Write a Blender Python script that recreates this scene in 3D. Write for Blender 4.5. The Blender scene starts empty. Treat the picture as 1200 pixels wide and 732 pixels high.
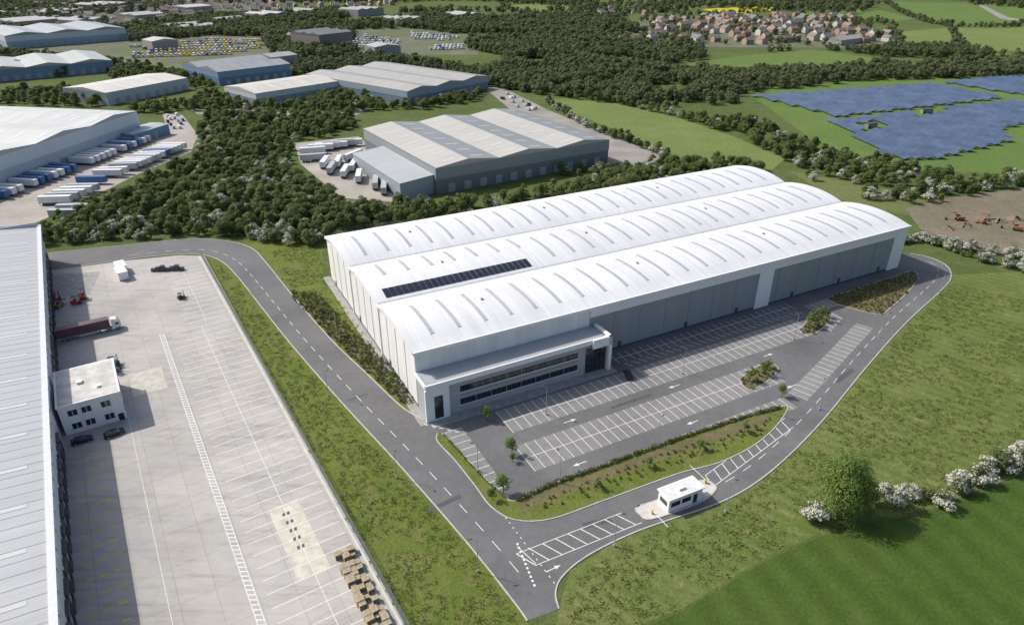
import bpy, bmesh, math, random
from math import sin, cos, tan, atan, radians, pi, sqrt
from mathutils import Vector, Matrix, noise
R = random.Random(7)
scene = bpy.context.scene
PITCH = radians(28); CAMH = 100.0; F = 800.0
cP, sP = cos(PITCH), sin(PITCH)
# survey helper: photogrammetric reading -> real ground coordinates (metres)
def G(px, py, z=0.0):
    a = PITCH + atan((py-366)/F); h = CAMH-z; d = h/tan(a)
    return Vector(((px-600)/F*(d*cP+h*sP), d, z))
def V3(p, z): return Vector((p[0], p[1], z))

# ------------------------------------------------------------ materials
MATS = {}
def newmat(name):
    m = bpy.data.materials.new(name); m.use_nodes = True
    nt = m.node_tree; b = nt.nodes['Principled BSDF']
    return m, nt, b
def N(nt, t, **kw):
    n = nt.nodes.new(t)
    for k, v in kw.items():
        if k in n.inputs: n.inputs[k].default_value = v
        else: setattr(n, k, v)
    return n
def c4(c): return (c[0], c[1], c[2], 1)
def mixc(nt, fac, a, b, mode='MIX'):
    n = nt.nodes.new('ShaderNodeMix'); n.data_type = 'RGBA'; n.blend_type = mode
    for s, v in ((n.inputs[0], fac), (n.inputs[6], a), (n.inputs[7], b)):
        if hasattr(v, 'is_linked'): nt.links.new(v, s)
        elif isinstance(v, (int, float)): s.default_value = v
        else: s.default_value = c4(v)
    return n.outputs[2]
def coords(nt, obj=False, scale=(1, 1, 1), rot=0):
    if obj: s = nt.nodes.new('ShaderNodeTexCoord').outputs['Object']
    else: s = nt.nodes.new('ShaderNodeNewGeometry').outputs['Position']
    mp = nt.nodes.new('ShaderNodeMapping'); mp.inputs['Scale'].default_value = scale
    mp.inputs['Rotation'].default_value = (0, 0, rot)
    nt.links.new(s, mp.inputs[0]); return mp.outputs[0]
def nz(nt, co, scale, detail=5, lo=.35, hi=.65, rough=.55):
    n = N(nt, 'ShaderNodeTexNoise'); n.inputs['Scale'].default_value = scale
    n.inputs['Detail'].default_value = detail; n.inputs['Roughness'].default_value = rough
    nt.links.new(co, n.inputs['Vector'])
    r = nt.nodes.new('ShaderNodeMapRange'); r.inputs[1].default_value = lo; r.inputs[2].default_value = hi
    nt.links.new(n.outputs[0], r.inputs[0]); return r.outputs[0]
def bump(nt, b, h, strength=.5, dist=.1):
    n = nt.nodes.new('ShaderNodeBump'); n.inputs['Strength'].default_value = strength
    n.inputs['Distance'].default_value = dist
    nt.links.new(h, n.inputs['Height']); nt.links.new(n.outputs[0], b.inputs['Normal'])
def plain(name, c, var=.12, scale=1.0, rough=.6, metal=0, obj=True, stretch=(1, 1, 1), spec=None):
    if name in MATS: return MATS[name]
    m, nt, b = newmat(name)
    co = coords(nt, obj, stretch)
    f = nz(nt, co, scale)
    d = tuple(x*(1-var) for x in c); l = tuple(min(1, x*(1+var*.5)) for x in c)
    nt.links.new(mixc(nt, f, d, l), b.inputs['Base Color'])
    b.inputs['Roughness'].default_value = rough; b.inputs['Metallic'].default_value = metal
    if spec is not None: b.inputs['Specular IOR Level'].default_value = spec
    MATS[name] = m; return m
def grassmat(name, ca, cb, cc, s1=.012, s2=.09, s3=1.2, bd=.25, stripes=None, dry=None):
    m, nt, b = newmat(name); co = coords(nt)
    f1 = nz(nt, co, s1, 4, .38, .62); f2 = nz(nt, co, s2, 9, .3, .7, .68); f3 = nz(nt, co, s3, 5, .25, .75, .75)
    col = mixc(nt, f1, ca, cb); col = mixc(nt, f2, col, cc)
    if dry:
        fd = nz(nt, co, .25, 8, .52, .68, .7); col = mixc(nt, fd, col, dry)
    dark = mixc(nt, f3, (.64, .64, .62), (1.3, 1.3, 1.25))
    col = mixc(nt, 1.0, col, dark, 'MULTIPLY')
    if stripes:
        rot, per, amt = stripes
        w = N(nt, 'ShaderNodeTexWave'); w.inputs['Scale'].default_value = .314/per
        w.inputs['Distortion'].default_value = 1.5; w.inputs['Detail'].default_value = 3
        nt.links.new(coords(nt, rot=rot), w.inputs['Vector'])
        s = mixc(nt, w.outputs['Fac'], (1-amt,)*3, (1+amt,)*3)
        col = mixc(nt, 1.0, col, s, 'MULTIPLY')
    nt.links.new(col, b.inputs['Base Color']); b.inputs['Roughness'].default_value = .95
    b.inputs['Specular IOR Level'].default_value = .1
    bump(nt, b, f3, .6, bd); MATS[name] = m; return m
M_ground = grassmat('grassland', (.09, .125, .04), (.125, .155, .055), (.07, .105, .03), dry=(.15,.155,.075))
M_verge = grassmat('verge_grass', (.13, .165, .036), (.175, .19, .055), (.105, .145, .03), .03, .16, 1.6, dry=(.19,.18,.075))
M_bank = grassmat('bank_grass', (.135, .17, .05), (.18, .195, .075), (.10, .145, .035), .018, .08, 1.3, stripes=(radians(-50), 3.2, .08), dry=(.20,.20,.09))
M_crop = grassmat('crop_field', (.05, .098, .018), (.075, .12, .026), (.06, .10, .02), .03, .18, 1.5, .2, (radians(-18), 7.0, .10), dry=(.085,.12,.035))
M_field1 = grassmat('field_pale', (.15, .20, .065), (.19, .23, .085), (.13, .18, .055), .01, .05, .6)
M_field2 = grassmat('field_bright', (.115, .18, .05), (.145, .20, .06), (.10, .16, .045), .01, .05, .6)
M_field3 = grassmat('field_olive', (.14, .16, .065), (.18, .18, .085), (.11, .15, .05), .015, .06, .6)
M_rape = grassmat('rapeseed', (.5, .42, .04), (.55, .48, .05), (.4, .38, .04))
M_soil = grassmat('mulch_soil', (.17, .125, .08), (.22, .17, .11), (.11, .12, .05), .08, .35, 2.5, .12)
M_earth = grassmat('bare_earth', (.21, .17, .13), (.28, .23, .185), (.13, .13, .09), .03, .12, .8, .3)
M_urban = grassmat('urban_ground', (.20, .19, .17), (.14, .15, .10), (.11, .13, .07), .01, .03, .3, .1)

def asphalt(name, c, warm=(1, 1, 1), patch=.25):
    m, nt, b = newmat(name); co = coords(nt)
    f1 = nz(nt, co, .05, 6, .3, .7); f2 = nz(nt, co, .6, 8, .3, .7, .7); f3 = nz(nt, co, 12, 3, .2, .8)
    col = mixc(nt, f1, tuple(x*(1-patch) for x in c), tuple(x*(1+patch) for x in c))
    col = mixc(nt, 1., col, mixc(nt, f2, (.85,)*3, (1.12,)*3), 'MULTIPLY')
    col = mixc(nt, 1., col, mixc(nt, f3, (.85,)*3, (1.15,)*3), 'MULTIPLY')
    nt.links.new(col, b.inputs['Base Color']); b.inputs['Roughness'].default_value = .85
    bump(nt, b, f3, .3, .02); MATS[name] = m; return m
M_asph = asphalt('asphalt', (.13, .13, .132), patch=.2)
M_bay = asphalt('bay_paving', (.215, .212, .205), patch=.12)
M_oldroad = asphalt('old_road', (.27, .25, .225))
M_yardfar = asphalt('yard_surface', (.34, .31, .275), patch=.2)
def concrete(name, c, rot, joints=.8):
    m, nt, b = newmat(name); co = coords(nt)
    f1 = nz(nt, co, .03, 7, .32, .68, .6); f2 = nz(nt, co, .35, 8, .3, .72, .7)
    col = mixc(nt, f1, tuple(x*.74 for x in c), tuple(x*1.08 for x in c))
    col = mixc(nt, 1., col, mixc(nt, f2, (.9,)*3, (1.06,)*3), 'MULTIPLY')
    br = N(nt, 'ShaderNodeTexBrick'); br.offset = 0; br.inputs['Scale'].default_value = 1
    br.inputs['Mortar Size'].default_value = .06; br.inputs['Brick Width'].default_value = 6.0
    br.inputs['Row Height'].default_value = 9.0; br.inputs['Mortar Smooth'].default_value = .2
    br.inputs['Color1'].default_value = (.93, .93, .93, 1); br.inputs['Color2'].default_value = (1.04, 1.03, 1.02, 1)
    br.inputs['Mortar'].default_value = (.66, .65, .63, 1)
    nt.links.new(coords(nt, rot=rot), br.inputs['Vector'])
    col = mixc(nt, joints, col, br.outputs['Color'], 'MULTIPLY')
    for sc, rr, sx_, a in ((.35, rot+pi/2, (.12, 1.6, 1), .78), (.5, rot+.5, (.2, 1.3, 1), .85), (.4, rot-.7, (.2, 1.3, 1), .87)):
        st = nz(nt, coords(nt, scale=sx_, rot=rr), sc, 6, .54, .74, .6)
        col = mixc(nt, 1., col, mixc(nt, st, (1,)*3, (a, a-.01, a-.02)), 'MULTIPLY')
    # curved tyre scuffs (rings around turning centres)
    wv = N(nt, 'ShaderNodeTexWave'); wv.wave_type = 'RINGS'; wv.rings_direction = 'Z'
    wv.inputs['Scale'].default_value = .16; wv.inputs['Distortion'].default_value = 2.5; wv.inputs['Detail'].default_value = 2; wv.inputs['Detail Scale'].default_value = .4
    mp = nt.nodes.new('ShaderNodeMapping'); mp.inputs['Location'].default_value = (98, -150, 0)
    g_ = nt.nodes.new('ShaderNodeNewGeometry'); nt.links.new(g_.outputs['Position'], mp.inputs[0]); nt.links.new(mp.outputs[0], wv.inputs['Vector'])
    r_ = nt.nodes.new('ShaderNodeMapRange'); r_.inputs[1].default_value = .93; r_.inputs[2].default_value = 1.0
    nt.links.new(wv.outputs['Fac'], r_.inputs[0])
    msk = nz(nt, co, .05, 3, .5, .6)
    ml = nt.nodes.new('ShaderNodeMath'); ml.operation = 'MULTIPLY'; nt.links.new(r_.outputs[0], ml.inputs[0]); nt.links.new(msk, ml.inputs[1])
    col = mixc(nt, 1., col, mixc(nt, ml.outputs[0], (1,)*3, (.84,.83,.82)), 'MULTIPLY')
    sp = nz(nt, co, .8, 2, .70, .78, .5)
    col = mixc(nt, 1., col, mixc(nt, sp, (1,)*3, (.7,.69,.68)), 'MULTIPLY')
    nt.links.new(col, b.inputs['Base Color']); b.inputs['Roughness'].default_value = .8
    MATS[name] = m; return m
WD = Vector((.53, -.848, 0)).normalized(); ND = Vector((-WD.y, WD.x, 0))
M_conc = concrete('yard_concrete', (.44, .425, .40), -math.atan2(.53, .848))
M_conc2 = plain('pale_concrete', (.55, .53, .49), .15, .4, .8, obj=False)
M_kerb = plain('kerb_concrete', (.45, .44, .42), .15, .8, .8, obj=False)
M_path = plain('path_paving', (.30, .295, .28), .2, .5, .85, obj=False)

M_white = plain('white_cladding', (.78, .79, .80), .05, .15, .45)
M_gable = plain('gable_cladding', (.78, .78, .77), .09, .5, .5, stretch=(1, 1, .05))
M_grey = plain('grey_cladding', (.29, .31, .33), .07, .3, .5, stretch=(1, 1, .05))
M_grey2 = plain('office_cladding', (.37, .39, .405), .05, .4, .5)
M_dark = plain('dark_grey_metal', (.07, .075, .08), .2, 1, .5)
M_glass = plain('dark_glass', (.02, .03, .04), .3, .6, .08, spec=.8)
M_rooflt = plain('rooflight', (.43, .45, .46), .1, .3, .35)
M_pv = plain('solar_module', (.02, .025, .04), .3, 1, .15)
M_doorg = plain('dock_door', (.30, .33, .36), .1, 1, .5)
M_trim = plain('trim_white', (.82, .82, .82), .03, 1, .4)
def paintmat(name, c, wear=.35):
    m, nt, b = newmat(name); co = coords(nt)
    f = nz(nt, co, 2.5, 8, .35, .6, .75)
    nt.links.new(mixc(nt, f, tuple(x*(1-wear) for x in c), c), b.inputs['Base Color'])
    b.inputs['Roughness'].default_value = .7; MATS[name] = m; return m
M_paint = paintmat('white_road_paint', (.78, .78, .76), .35)
M_paint2 = paintmat('yard_line_paint', (.74, .74, .72), .3)
M_yel = paintmat('yellow_paint', (.70, .50, .06))

def metal_roof(name, c, ribs=1.0, amt=.10, obj=True, axis=0):
    m, nt, b = newmat(name)
    sc = (1, .03, .03) if axis == 0 else (.03, 1, .03)
    f = nz(nt, coords(nt, obj, sc), ribs, 5, .35, .65, .6)
    g = nz(nt, coords(nt, obj), .04, 5, .3, .7)
    col = mixc(nt, f, tuple(x*(1-amt) for x in c), c)
    col = mixc(nt, 1., col, mixc(nt, g, (.92,)*3, (1.03,)*3), 'MULTIPLY')
    nt.links.new(col, b.inputs['Base Color']); b.inputs['Roughness'].default_value = .5
    w = N(nt, 'ShaderNodeTexWave'); w.inputs['Scale'].default_value = .5
    w.bands_direction = 'X' if axis == 0 else 'Y'
    nt.links.new(coords(nt, obj), w.inputs['Vector']); bump(nt, b, w.outputs['Fac'], .3, .04)
    MATS[name] = m; return m
M_roof = metal_roof('white_metal_roof', (.75, .76, .765), .6, .12)
M_roofL = metal_roof('pale_grey_roof', (.42, .435, .45), .5, .12, axis=1)

# ------------------------------------------------------------ mesh builder
class MB:
    def __init__(s): s.v = []; s.f = []; s.m = []
    def add(s, vs, fs, mi=0):
        o = len(s.v); s.v += [tuple(v) for v in vs]
        for f in fs: s.f.append([o+i for i in f]); s.m.append(mi)
    def box(s, x0, x1, y0, y1, z0, z1, mi=0):
        s.add([(x0,y0,z0),(x1,y0,z0),(x1,y1,z0),(x0,y1,z0),(x0,y0,z1),(x1,y0,z1),(x1,y1,z1),(x0,y1,z1)],
              [(0,3,2,1),(4,5,6,7),(0,1,5,4),(1,2,6,5),(2,3,7,6),(3,0,4,7)], mi)
    def quad(s, pts, mi=0): s.add(pts, [tuple(range(len(pts)))], mi)
    def prism_y(s, prof, y0, y1, mi=0):   # prof in (x,z)
        n = len(prof)
        vs = [(x, y0, z) for x, z in prof]+[(x, y1, z) for x, z in prof]
        fs = [tuple(range(n))[::1], tuple(range(n, 2*n))[::-1]]+[(i, n+i, n+(i+1) % n, (i+1) % n) for i in range(n)]
        s.add(vs, fs, mi)
    def cyl(s, p0, p1, r0, r1, n=8, mi=0):
        p0 = Vector(p0); p1 = Vector(p1); d = (p1-p0).normalized()
        a = d.orthogonal().normalized(); b = d.cross(a)
        vs = []
        for p, r in ((p0, r0), (p1, r1)):
            for i in range(n):
                t = 2*pi*i/n; vs.append(p+a*cos(t)*r+b*sin(t)*r)
        s.add(vs, [(i, (i+1) % n, n+(i+1) % n, n+i) for i in range(n)]+[tuple(range(n))[::-1], tuple(range(n, 2*n))], mi)
    def obj(s, name, mats, loc=(0,0,0), rot=0, parent=None, smooth=False, link=True, fix=True):
        me = bpy.data.meshes.new(name); me.from_pydata(s.v, [], s.f)
        for m in mats: me.materials.append(m)
        me.polygons.foreach_set('material_index', s.m)
        if fix:
            bm = bmesh.new(); bm.from_mesh(me); bmesh.ops.recalc_face_normals(bm, faces=bm.faces); bm.to_mesh(me); bm.free()
        if smooth: me.polygons.foreach_set('use_smooth', [True]*len(me.polygons))
        me.update()
        o = bpy.data.objects.new(name, me); o.location = loc; o.rotation_euler = (0, 0, rot)
        if link: scene.collection.objects.link(o)
        if parent: o.parent = parent
        return o
def dup(name, o, loc, rot, scale=1, mats=None):
    n = bpy.data.objects.new(name, o.data); n.location = loc; n.rotation_euler = (0, 0, rot); n.scale = (scale,)*3
    scene.collection.objects.link(n)
    if mats:
        for i, m in mats.items():
            n.material_slots[i].link = 'OBJECT'; n.material_slots[i].material = m
    return n
def empty(name, loc=(0,0,0), rot=0):
    e = bpy.data.objects.new(name, None); e.location = loc; e.rotation_euler = (0,0,rot); scene.collection.objects.link(e); return e
def flat(name, pts, z, mat, thick=0, side=None):
    bm = bmesh.new(); vs = [bm.verts.new((p[0], p[1], z)) for p in pts]
    f = bm.faces.new(vs); f.normal_update()
    if f.normal.z < 0: f.normal_flip()
    if thick:
        n = len(vs); lo = [bm.verts.new((p[0], p[1], z-thick)) for p in pts]
        for i in range(n):
            q = bm.faces.new((vs[i], vs[(i+1) % n], lo[(i+1) % n], lo[i]))
    bmesh.ops.triangulate(bm, faces=[f], ngon_method='EAR_CLIP')
    me = bpy.data.meshes.new(name); bm.to_mesh(me); bm.free(); me.materials.append(mat)
    o = bpy.data.objects.new(name, me); scene.collection.objects.link(o); return o
def smooth(pts, closed=False, n=6):
    out = []; L = len(pts)
    rng = range(L) if closed else range(L-1)
    for i in rng:
        p = [pts[(i+k) % L] if closed else pts[max(0, min(L-1, i+k))] for k in (-1, 0, 1, 2)]
        for j in range(n):
            t = j/n
            out.append(.5*((2*p[1])+(-p[0]+p[2])*t+(2*p[0]-5*p[1]+4*p[2]-p[3])*t*t+(-p[0]+3*p[1]-3*p[2]+p[3])*t**3))
    if not closed: out.append(pts[-1].copy())
    return out
def GP(lst): return [G(*p) for p in lst]
def offs(path, d):
    out = []
    for i, p in enumerate(path):
        a = path[max(0, i-1)]; b = path[min(len(path)-1, i+1)]; t = (b-a).normalized()
        out.append(p+Vector((-t.y, t.x, 0))*d)
    return out
def sweep(mb, path, w, z0, z1, mi=0):
    P = path; l = offs(P, w/2); r = offs(P, -w/2)
    for i in range(len(P)-1):
        a, b, c, d = l[i], l[i+1], r[i+1], r[i]
        if z1 is None: mb.quad([V3(d, z0), V3(c, z0), V3(b, z0), V3(a, z0)], mi)
        else:
            mb.add([V3(a,z0),V3(b,z0),V3(c,z0),V3(d,z0),V3(a,z1),V3(b,z1),V3(c,z1),V3(d,z1)],
                   [(4,7,6,5),(0,1,5,4),(2,3,7,6)], mi)
def resample(path, step):
    out = [path[0].copy()]; acc = 0
    for i in range(len(path)-1):
        a, b = path[i], path[i+1]; L = (b-a).length
        if L < 1e-6: continue
        t = step-acc
        while t <= L:
            out.append(a+(b-a)*(t/L)); t += step
        acc = (L-(t-step))
    return out
def dashes(mb, path, ln, gap, w, z, mi=0):
    pts = resample(path, .5); per = ln+gap; i = 0
    k = int(ln/.5); g = int(per/.5)
    while i+k < len(pts):
        sweep(mb, pts[i:i+k+1:max(1, k//2)], w, z, None, mi); i += g
def lineq(mb, a, b, w, z, mi=0):
    t = (b-a); t.z = 0; t.normalize(); n = Vector((-t.y, t.x, 0))*w/2
    mb.quad([V3(a-n, z), V3(b-n, z), V3(b+n, z), V3(a+n, z)], mi)
def inpoly(x, y, poly):
    c = False; j = len(poly)-1
    for i in range(len(poly)):
        xi, yi = poly[i][0], poly[i][1]; xj, yj = poly[j][0], poly[j][1]
        if (yi > y) != (yj > y) and x < (xj-xi)*(y-yi)/(yj-yi)+xi: c = not c
        j = i
    return c
def grid_pts(poly, sp, jit=.5, rot=0, rnd=R):
    cr, sr = cos(rot), sin(rot)
    q = [(p[0]*cr+p[1]*sr, -p[0]*sr+p[1]*cr) for p in poly]
    x0 = min(p[0] for p in q); x1 = max(p[0] for p in q); y0 = min(p[1] for p in q); y1 = max(p[1] for p in q)
    sx, sy = sp if isinstance(sp, tuple) else (sp, sp)
    out = []; y = y0
    while y < y1:
        x = x0
        while x < x1:
            a = x+rnd.uniform(-jit, jit)*sx; b = y+rnd.uniform(-jit, jit)*sy
            if inpoly(a, b, q): out.append((a*cr-b*sr, a*sr+b*cr))
            x += sx
        y += sy
    return out

# ------------------------------------------------------------ foliage
def leafmat(name, ca, cb, cc, extra=None, trans=.38, mid=None):
    m, nt, b = newmat(name)
    at = N(nt, 'ShaderNodeAttribute'); at.attribute_name = 'rnd'
    oi = N(nt, 'ShaderNodeObjectInfo')
    if mid:
        r = nt.nodes.new('ShaderNodeValToRGB'); e = r.color_ramp.elements
        e[0].color = c4(ca); e[0].position = .1; e[1].color = c4(cb); e[1].position = .95
        k = e.new(.5); k.color = c4(mid)
        nt.links.new(oi.outputs['Random'], r.inputs[0]); col = r.outputs[0]
    else: col = mixc(nt, oi.outputs['Random'], ca, cb)
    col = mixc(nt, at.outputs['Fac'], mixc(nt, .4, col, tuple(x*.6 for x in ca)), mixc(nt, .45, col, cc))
    if extra:
        r = nt.nodes.new('ShaderNodeMapRange'); r.inputs[1].default_value = extra[1]; r.inputs[2].default_value = extra[1]+.05
        nt.links.new(at.outputs['Fac'], r.inputs[0]); col = mixc(nt, r.outputs[0], col, extra[0])
    nt.links.new(col, b.inputs['Base Color']); b.inputs['Roughness'].default_value = .7
    b.inputs['Specular IOR Level'].default_value = .3
    tr = N(nt, 'ShaderNodeBsdfTranslucent'); nt.links.new(col, tr.inputs[0])
    ms = N(nt, 'ShaderNodeMixShader'); ms.inputs[0].default_value = trans
    nt.links.new(b.outputs[0], ms.inputs[1]); nt.links.new(tr.outputs[0], ms.inputs[2])
    nt.links.new(ms.outputs[0], nt.nodes['Material Output'].inputs[0])
    return m
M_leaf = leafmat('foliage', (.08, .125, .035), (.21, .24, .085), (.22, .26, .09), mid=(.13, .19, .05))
M_leaf_haze = leafmat('foliage_haze_tint', (.08, .115, .045), (.18, .20, .095), (.18, .21, .10), mid=(.12, .16, .06))  # greyer, bluer far leaves: distance haze put into the leaf colour
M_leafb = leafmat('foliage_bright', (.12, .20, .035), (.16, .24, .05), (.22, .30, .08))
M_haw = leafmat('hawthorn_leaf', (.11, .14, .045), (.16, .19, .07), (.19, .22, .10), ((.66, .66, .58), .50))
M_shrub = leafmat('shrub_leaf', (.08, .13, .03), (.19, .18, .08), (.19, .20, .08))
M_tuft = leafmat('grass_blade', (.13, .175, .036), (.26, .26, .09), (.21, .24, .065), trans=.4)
M_bark = plain('bark', (.10, .08, .06), .3, 2, .9)
def tree(name, H, CR, nl, nq, ls, mat, seed, trunk=.25, link=False, col=None, flat_=.8):
    r = random.Random(seed); mb = MB(); rn = []
    th = H*trunk
    mb.cyl((0,0,-.2), (0,0,th), CR*.075, CR*.05, 7, 1)
    mb.cyl((0,0,th), (r.uniform(-.3,.3),r.uniform(-.3,.3),H*.8), CR*.05, CR*.015, 6, 1)
    lobes = []
    ch = H-th
    for i in range(nl):
        t = r.random(); zz = th+ch*(.12+.72*t)
        rr = CR*(.62*sqrt(max(0, 1-(2*t-.85)**2*.75)))*r.uniform(.4, 1.05); a = i*2.399+r.uniform(-.4,.4)
        lr = CR*r.uniform(.30, .52)*(1-.25*t)
        lobes.append((Vector((rr*cos(a), rr*sin(a), zz)), lr))
        if i < 7: mb.cyl((0,0,th*r.uniform(.7,1.3)), lobes[-1][0], CR*.035, CR*.012, 5, 1)
    rn += [0]*len(mb.f)
    tot = sum(l[1]**2 for l in lobes)
    for c, lr in lobes:
        lb = r.uniform(-.22, .22)
        for k in range(int(nq*lr*lr/tot)):
            z = r.uniform(-.55, 1); a = r.uniform(0, 2*pi); q = sqrt(1-z*z)
            n = Vector((q*cos(a), q*sin(a), z)); p = c+n*lr*r.choice((1, 1.05, .9, .75, 1.18))*r.uniform(.88, 1.05)
            p.z = c.z+(p.z-c.z)*flat_
            nn = (n*1.2+Vector((r.gauss(0,.4), r.gauss(0,.4), r.gauss(0,.4)+.45))).normalized()
            t = nn.orthogonal().normalized(); t.rotate(Matrix.Rotation(r.uniform(0, 6.3), 3, nn)); b = nn.cross(t)
            s = ls*r.uniform(.5, 1.25)
            mb.quad([p-t*s*.5, p-b*s*.36, p+t*s*.5, p+b*s*.36+nn*s*.1], 0)
            rn.append(min(1, max(0, .5+.35*z*.6+lb+r.uniform(-.3, .3))))  # tone gets lighter towards the top of each lobe, plus a random part
    o = mb.obj(name, [mat, M_bark], link=link, fix=False)
    at = o.data.attributes.new('rnd', 'FLOAT', 'FACE'); at.data.foreach_set('value', rn)
    if col: col.objects.link(o)
    return o
def lowplant(name, n, w, h, mat, seed, col, blade=.10):
    r = random.Random(seed); mb = MB(); rn = []
    for i in range(n):
        a = r.uniform(0, 6.3); d = w*sqrt(r.random())*.5; x, y = d*cos(a), d*sin(a)
        hh = h*r.uniform(.5, 1.1); b = r.uniform(0, 6.3); lean = r.uniform(.6, 1.6)*hh
        dx, dy = cos(b)*blade, sin(b)*blade
        mb.quad([(x-dx, y-dy, 0), (x+dx, y+dy, 0), (x-dy/blade*lean+dx*.4, y+dx/blade*lean+dy*.4, hh), (x-dy/blade*lean-dx*.4, y+dx/blade*lean-dy*.4, hh)]); rn.append(r.random())
    o = mb.obj(name, [mat], link=False, fix=False)
    at = o.data.attributes.new('rnd', 'FLOAT', 'FACE'); at.data.foreach_set('value', rn)
    col.objects.link(o); return o
def scatter(name, pts, col, nidx):
    me = bpy.data.meshes.new(name); me.from_pydata([p[0] for p in pts], [], [])
    a = me.attributes.new('scl', 'FLOAT', 'POINT'); a.data.foreach_set('value', [p[1] for p in pts])
    a = me.attributes.new('rotz', 'FLOAT', 'POINT'); a.data.foreach_set('value', [p[2] for p in pts])
    a = me.attributes.new('idx', 'INT', 'POINT'); a.data.foreach_set('value', [p[3] if len(p) > 3 else R.randrange(nidx) for p in pts])
    o = bpy.data.objects.new(name, me); scene.collection.objects.link(o)
    ng = bpy.data.node_groups.new(name+'_gn', 'GeometryNodeTree')
    ng.interface.new_socket('Geometry', in_out='INPUT', socket_type='NodeSocketGeometry')
    ng.interface.new_socket('Geometry', in_out='OUTPUT', socket_type='NodeSocketGeometry')
    i = ng.nodes.new('NodeGroupInput'); u = ng.nodes.new('NodeGroupOutput')
    ci = ng.nodes.new('GeometryNodeCollectionInfo'); ci.inputs[0].default_value = col
    ci.inputs[1].default_value = True; ci.inputs[2].default_value = True
    ip = ng.nodes.new('GeometryNodeInstanceOnPoints')
    def na(nm, t):
        n = ng.nodes.new('GeometryNodeInputNamedAttribute'); n.data_type = t; n.inputs[0].default_value = nm
        return n.outputs[0]
    cx = ng.nodes.new('ShaderNodeCombineXYZ'); ng.links.new(na('rotz', 'FLOAT'), cx.inputs[2])
    ng.links.new(i.outputs[0], ip.inputs['Points']); ng.links.new(ci.outputs[0], ip.inputs['Instance'])
    ip.inputs['Pick Instance'].default_value = True
    ng.links.new(na('idx', 'INT'), ip.inputs['Instance Index'])
    ng.links.new(cx.outputs[0], ip.inputs['Rotation']); ng.links.new(na('scl', 'FLOAT'), ip.inputs['Scale'])
    ng.links.new(ip.outputs[0], u.inputs[0])
    md = o.modifiers.new('scatter', 'NODES'); md.node_group = ng
    return o
C = lambda n: bpy.data.collections.new(n)
c_mid = C('tree_kinds'); c_far = C('distant_tree_kinds'); c_haw = C('hawthorn_kinds'); c_tuft = C('tuft_kinds'); c_shr = C('shrub_kinds')
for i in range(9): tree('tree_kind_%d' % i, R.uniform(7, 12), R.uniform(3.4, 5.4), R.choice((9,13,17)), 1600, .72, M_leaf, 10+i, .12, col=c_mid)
for i in range(5): tree('far_kind_%d' % i, R.uniform(7, 11), R.uniform(4.2, 5.8), 9, 420, 1.35, M_leaf_haze, 40+i, .08, col=c_far)
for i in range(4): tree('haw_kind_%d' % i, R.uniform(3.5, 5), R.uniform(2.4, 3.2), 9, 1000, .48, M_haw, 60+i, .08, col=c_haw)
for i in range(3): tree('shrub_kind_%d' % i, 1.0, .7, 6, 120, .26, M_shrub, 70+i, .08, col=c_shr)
for i in range(4): lowplant('tuft_kind_%d' % i, 14, 1.1, .24, M_tuft, 80+i, c_tuft)

# ------------------------------------------------------------ ground & fields
S = 9000
flat('ground', [(-S, -3000), (S, -3000), (S, 15000), (-S, 15000)], 0, M_ground)
def gfield(name, px, z, mat): return flat(name, GP(px), z, mat)
gfield('meadow', [(636,118),(690,112),(800,140),(860,160),(920,186),(905,199),(860,190),(775,186),(720,152)], .02, M_field1)
gfield('field', [(865,66),(950,58),(1040,70),(1015,80),(880,83),(780,78)], .03, M_field2)
gfield('field', [(870,104),(1100,88),(1290,84),(1330,180),(1200,205),(1060,198),(960,170)], .02, M_field2)
gfield('field', [(588,8),(650,2),(735,11),(718,22),(640,22)], .05, M_field1)
gfield('field', [(1035,2),(1200,6),(1300,22),(1110,30)], .05, M_field2)
gfield('field', [(1045,38),(1110,33),(1300,28),(1300,60),(1060,60)], .05, M_field1)
gfield('field', [(905,-6),(1030,-8),(1020,8),(930,10)], .05, M_field3)
gfield('rapeseed_field', [(822,11),(900,7),(912,12),(850,17)], .06, M_rape)
gfield('field', [(760,4),(820,0),(840,8),(790,14)], .05, M_field1)
gfield('field', [(930,14),(1020,10),(1075,22),(1040,26),(960,24)], .05, M_field2)
gfield('field', [(700,-12),(880,-14),(870,-4),(740,-2)], .05, M_field2)
gfield('field', [(1060,-12),(1300,-10),(1300,2),(1080,-2)], .05, M_field1)
gfield('field', [(560,-14),(680,-14),(690,-4),(560,-3)], .05, M_field3)
gfield('urban_ground', [(-200,-8),(330,-8),(325,16),(120,36),(-200,44)], .05, M_urban)
gfield('urban_ground', [(700,54),(755,20),(860,18),(1000,24),(1050,44),(1040,56),(880,56)], .05, M_urban)
gfield('urban_ground', [(-200,60),(0,58),(150,44),(320,38),(560,30),(560,64),(320,66),(200,82),(0,96),(-200,110)], .025, M_urban)
gfield('earth_works', [(1060,245),(1110,232),(1260,212),(1300,290),(1200,303),(1140,293),(1085,276)], .02, M_earth)
gfield('rough_grass', [(925,200),(1060,225),(1100,240),(1060,252),(975,232)], .015, M_field3)
gfield('crop_field', [(690,760),(800,716),(900,655),(985,618),(1090,600),(1300,520),(1500,700),(1100,1150),(700,1000)], .012, M_crop)
gfield('bank', [(640,800),(655,712),(668,668),(740,622),(880,565),(965,487),(1065,372),(1112,322),(1200,318),(1400,400),(1300,516),(1090,596),(985,614),(900,651),(800,712),(690,756)], .008, M_bank)

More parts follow.
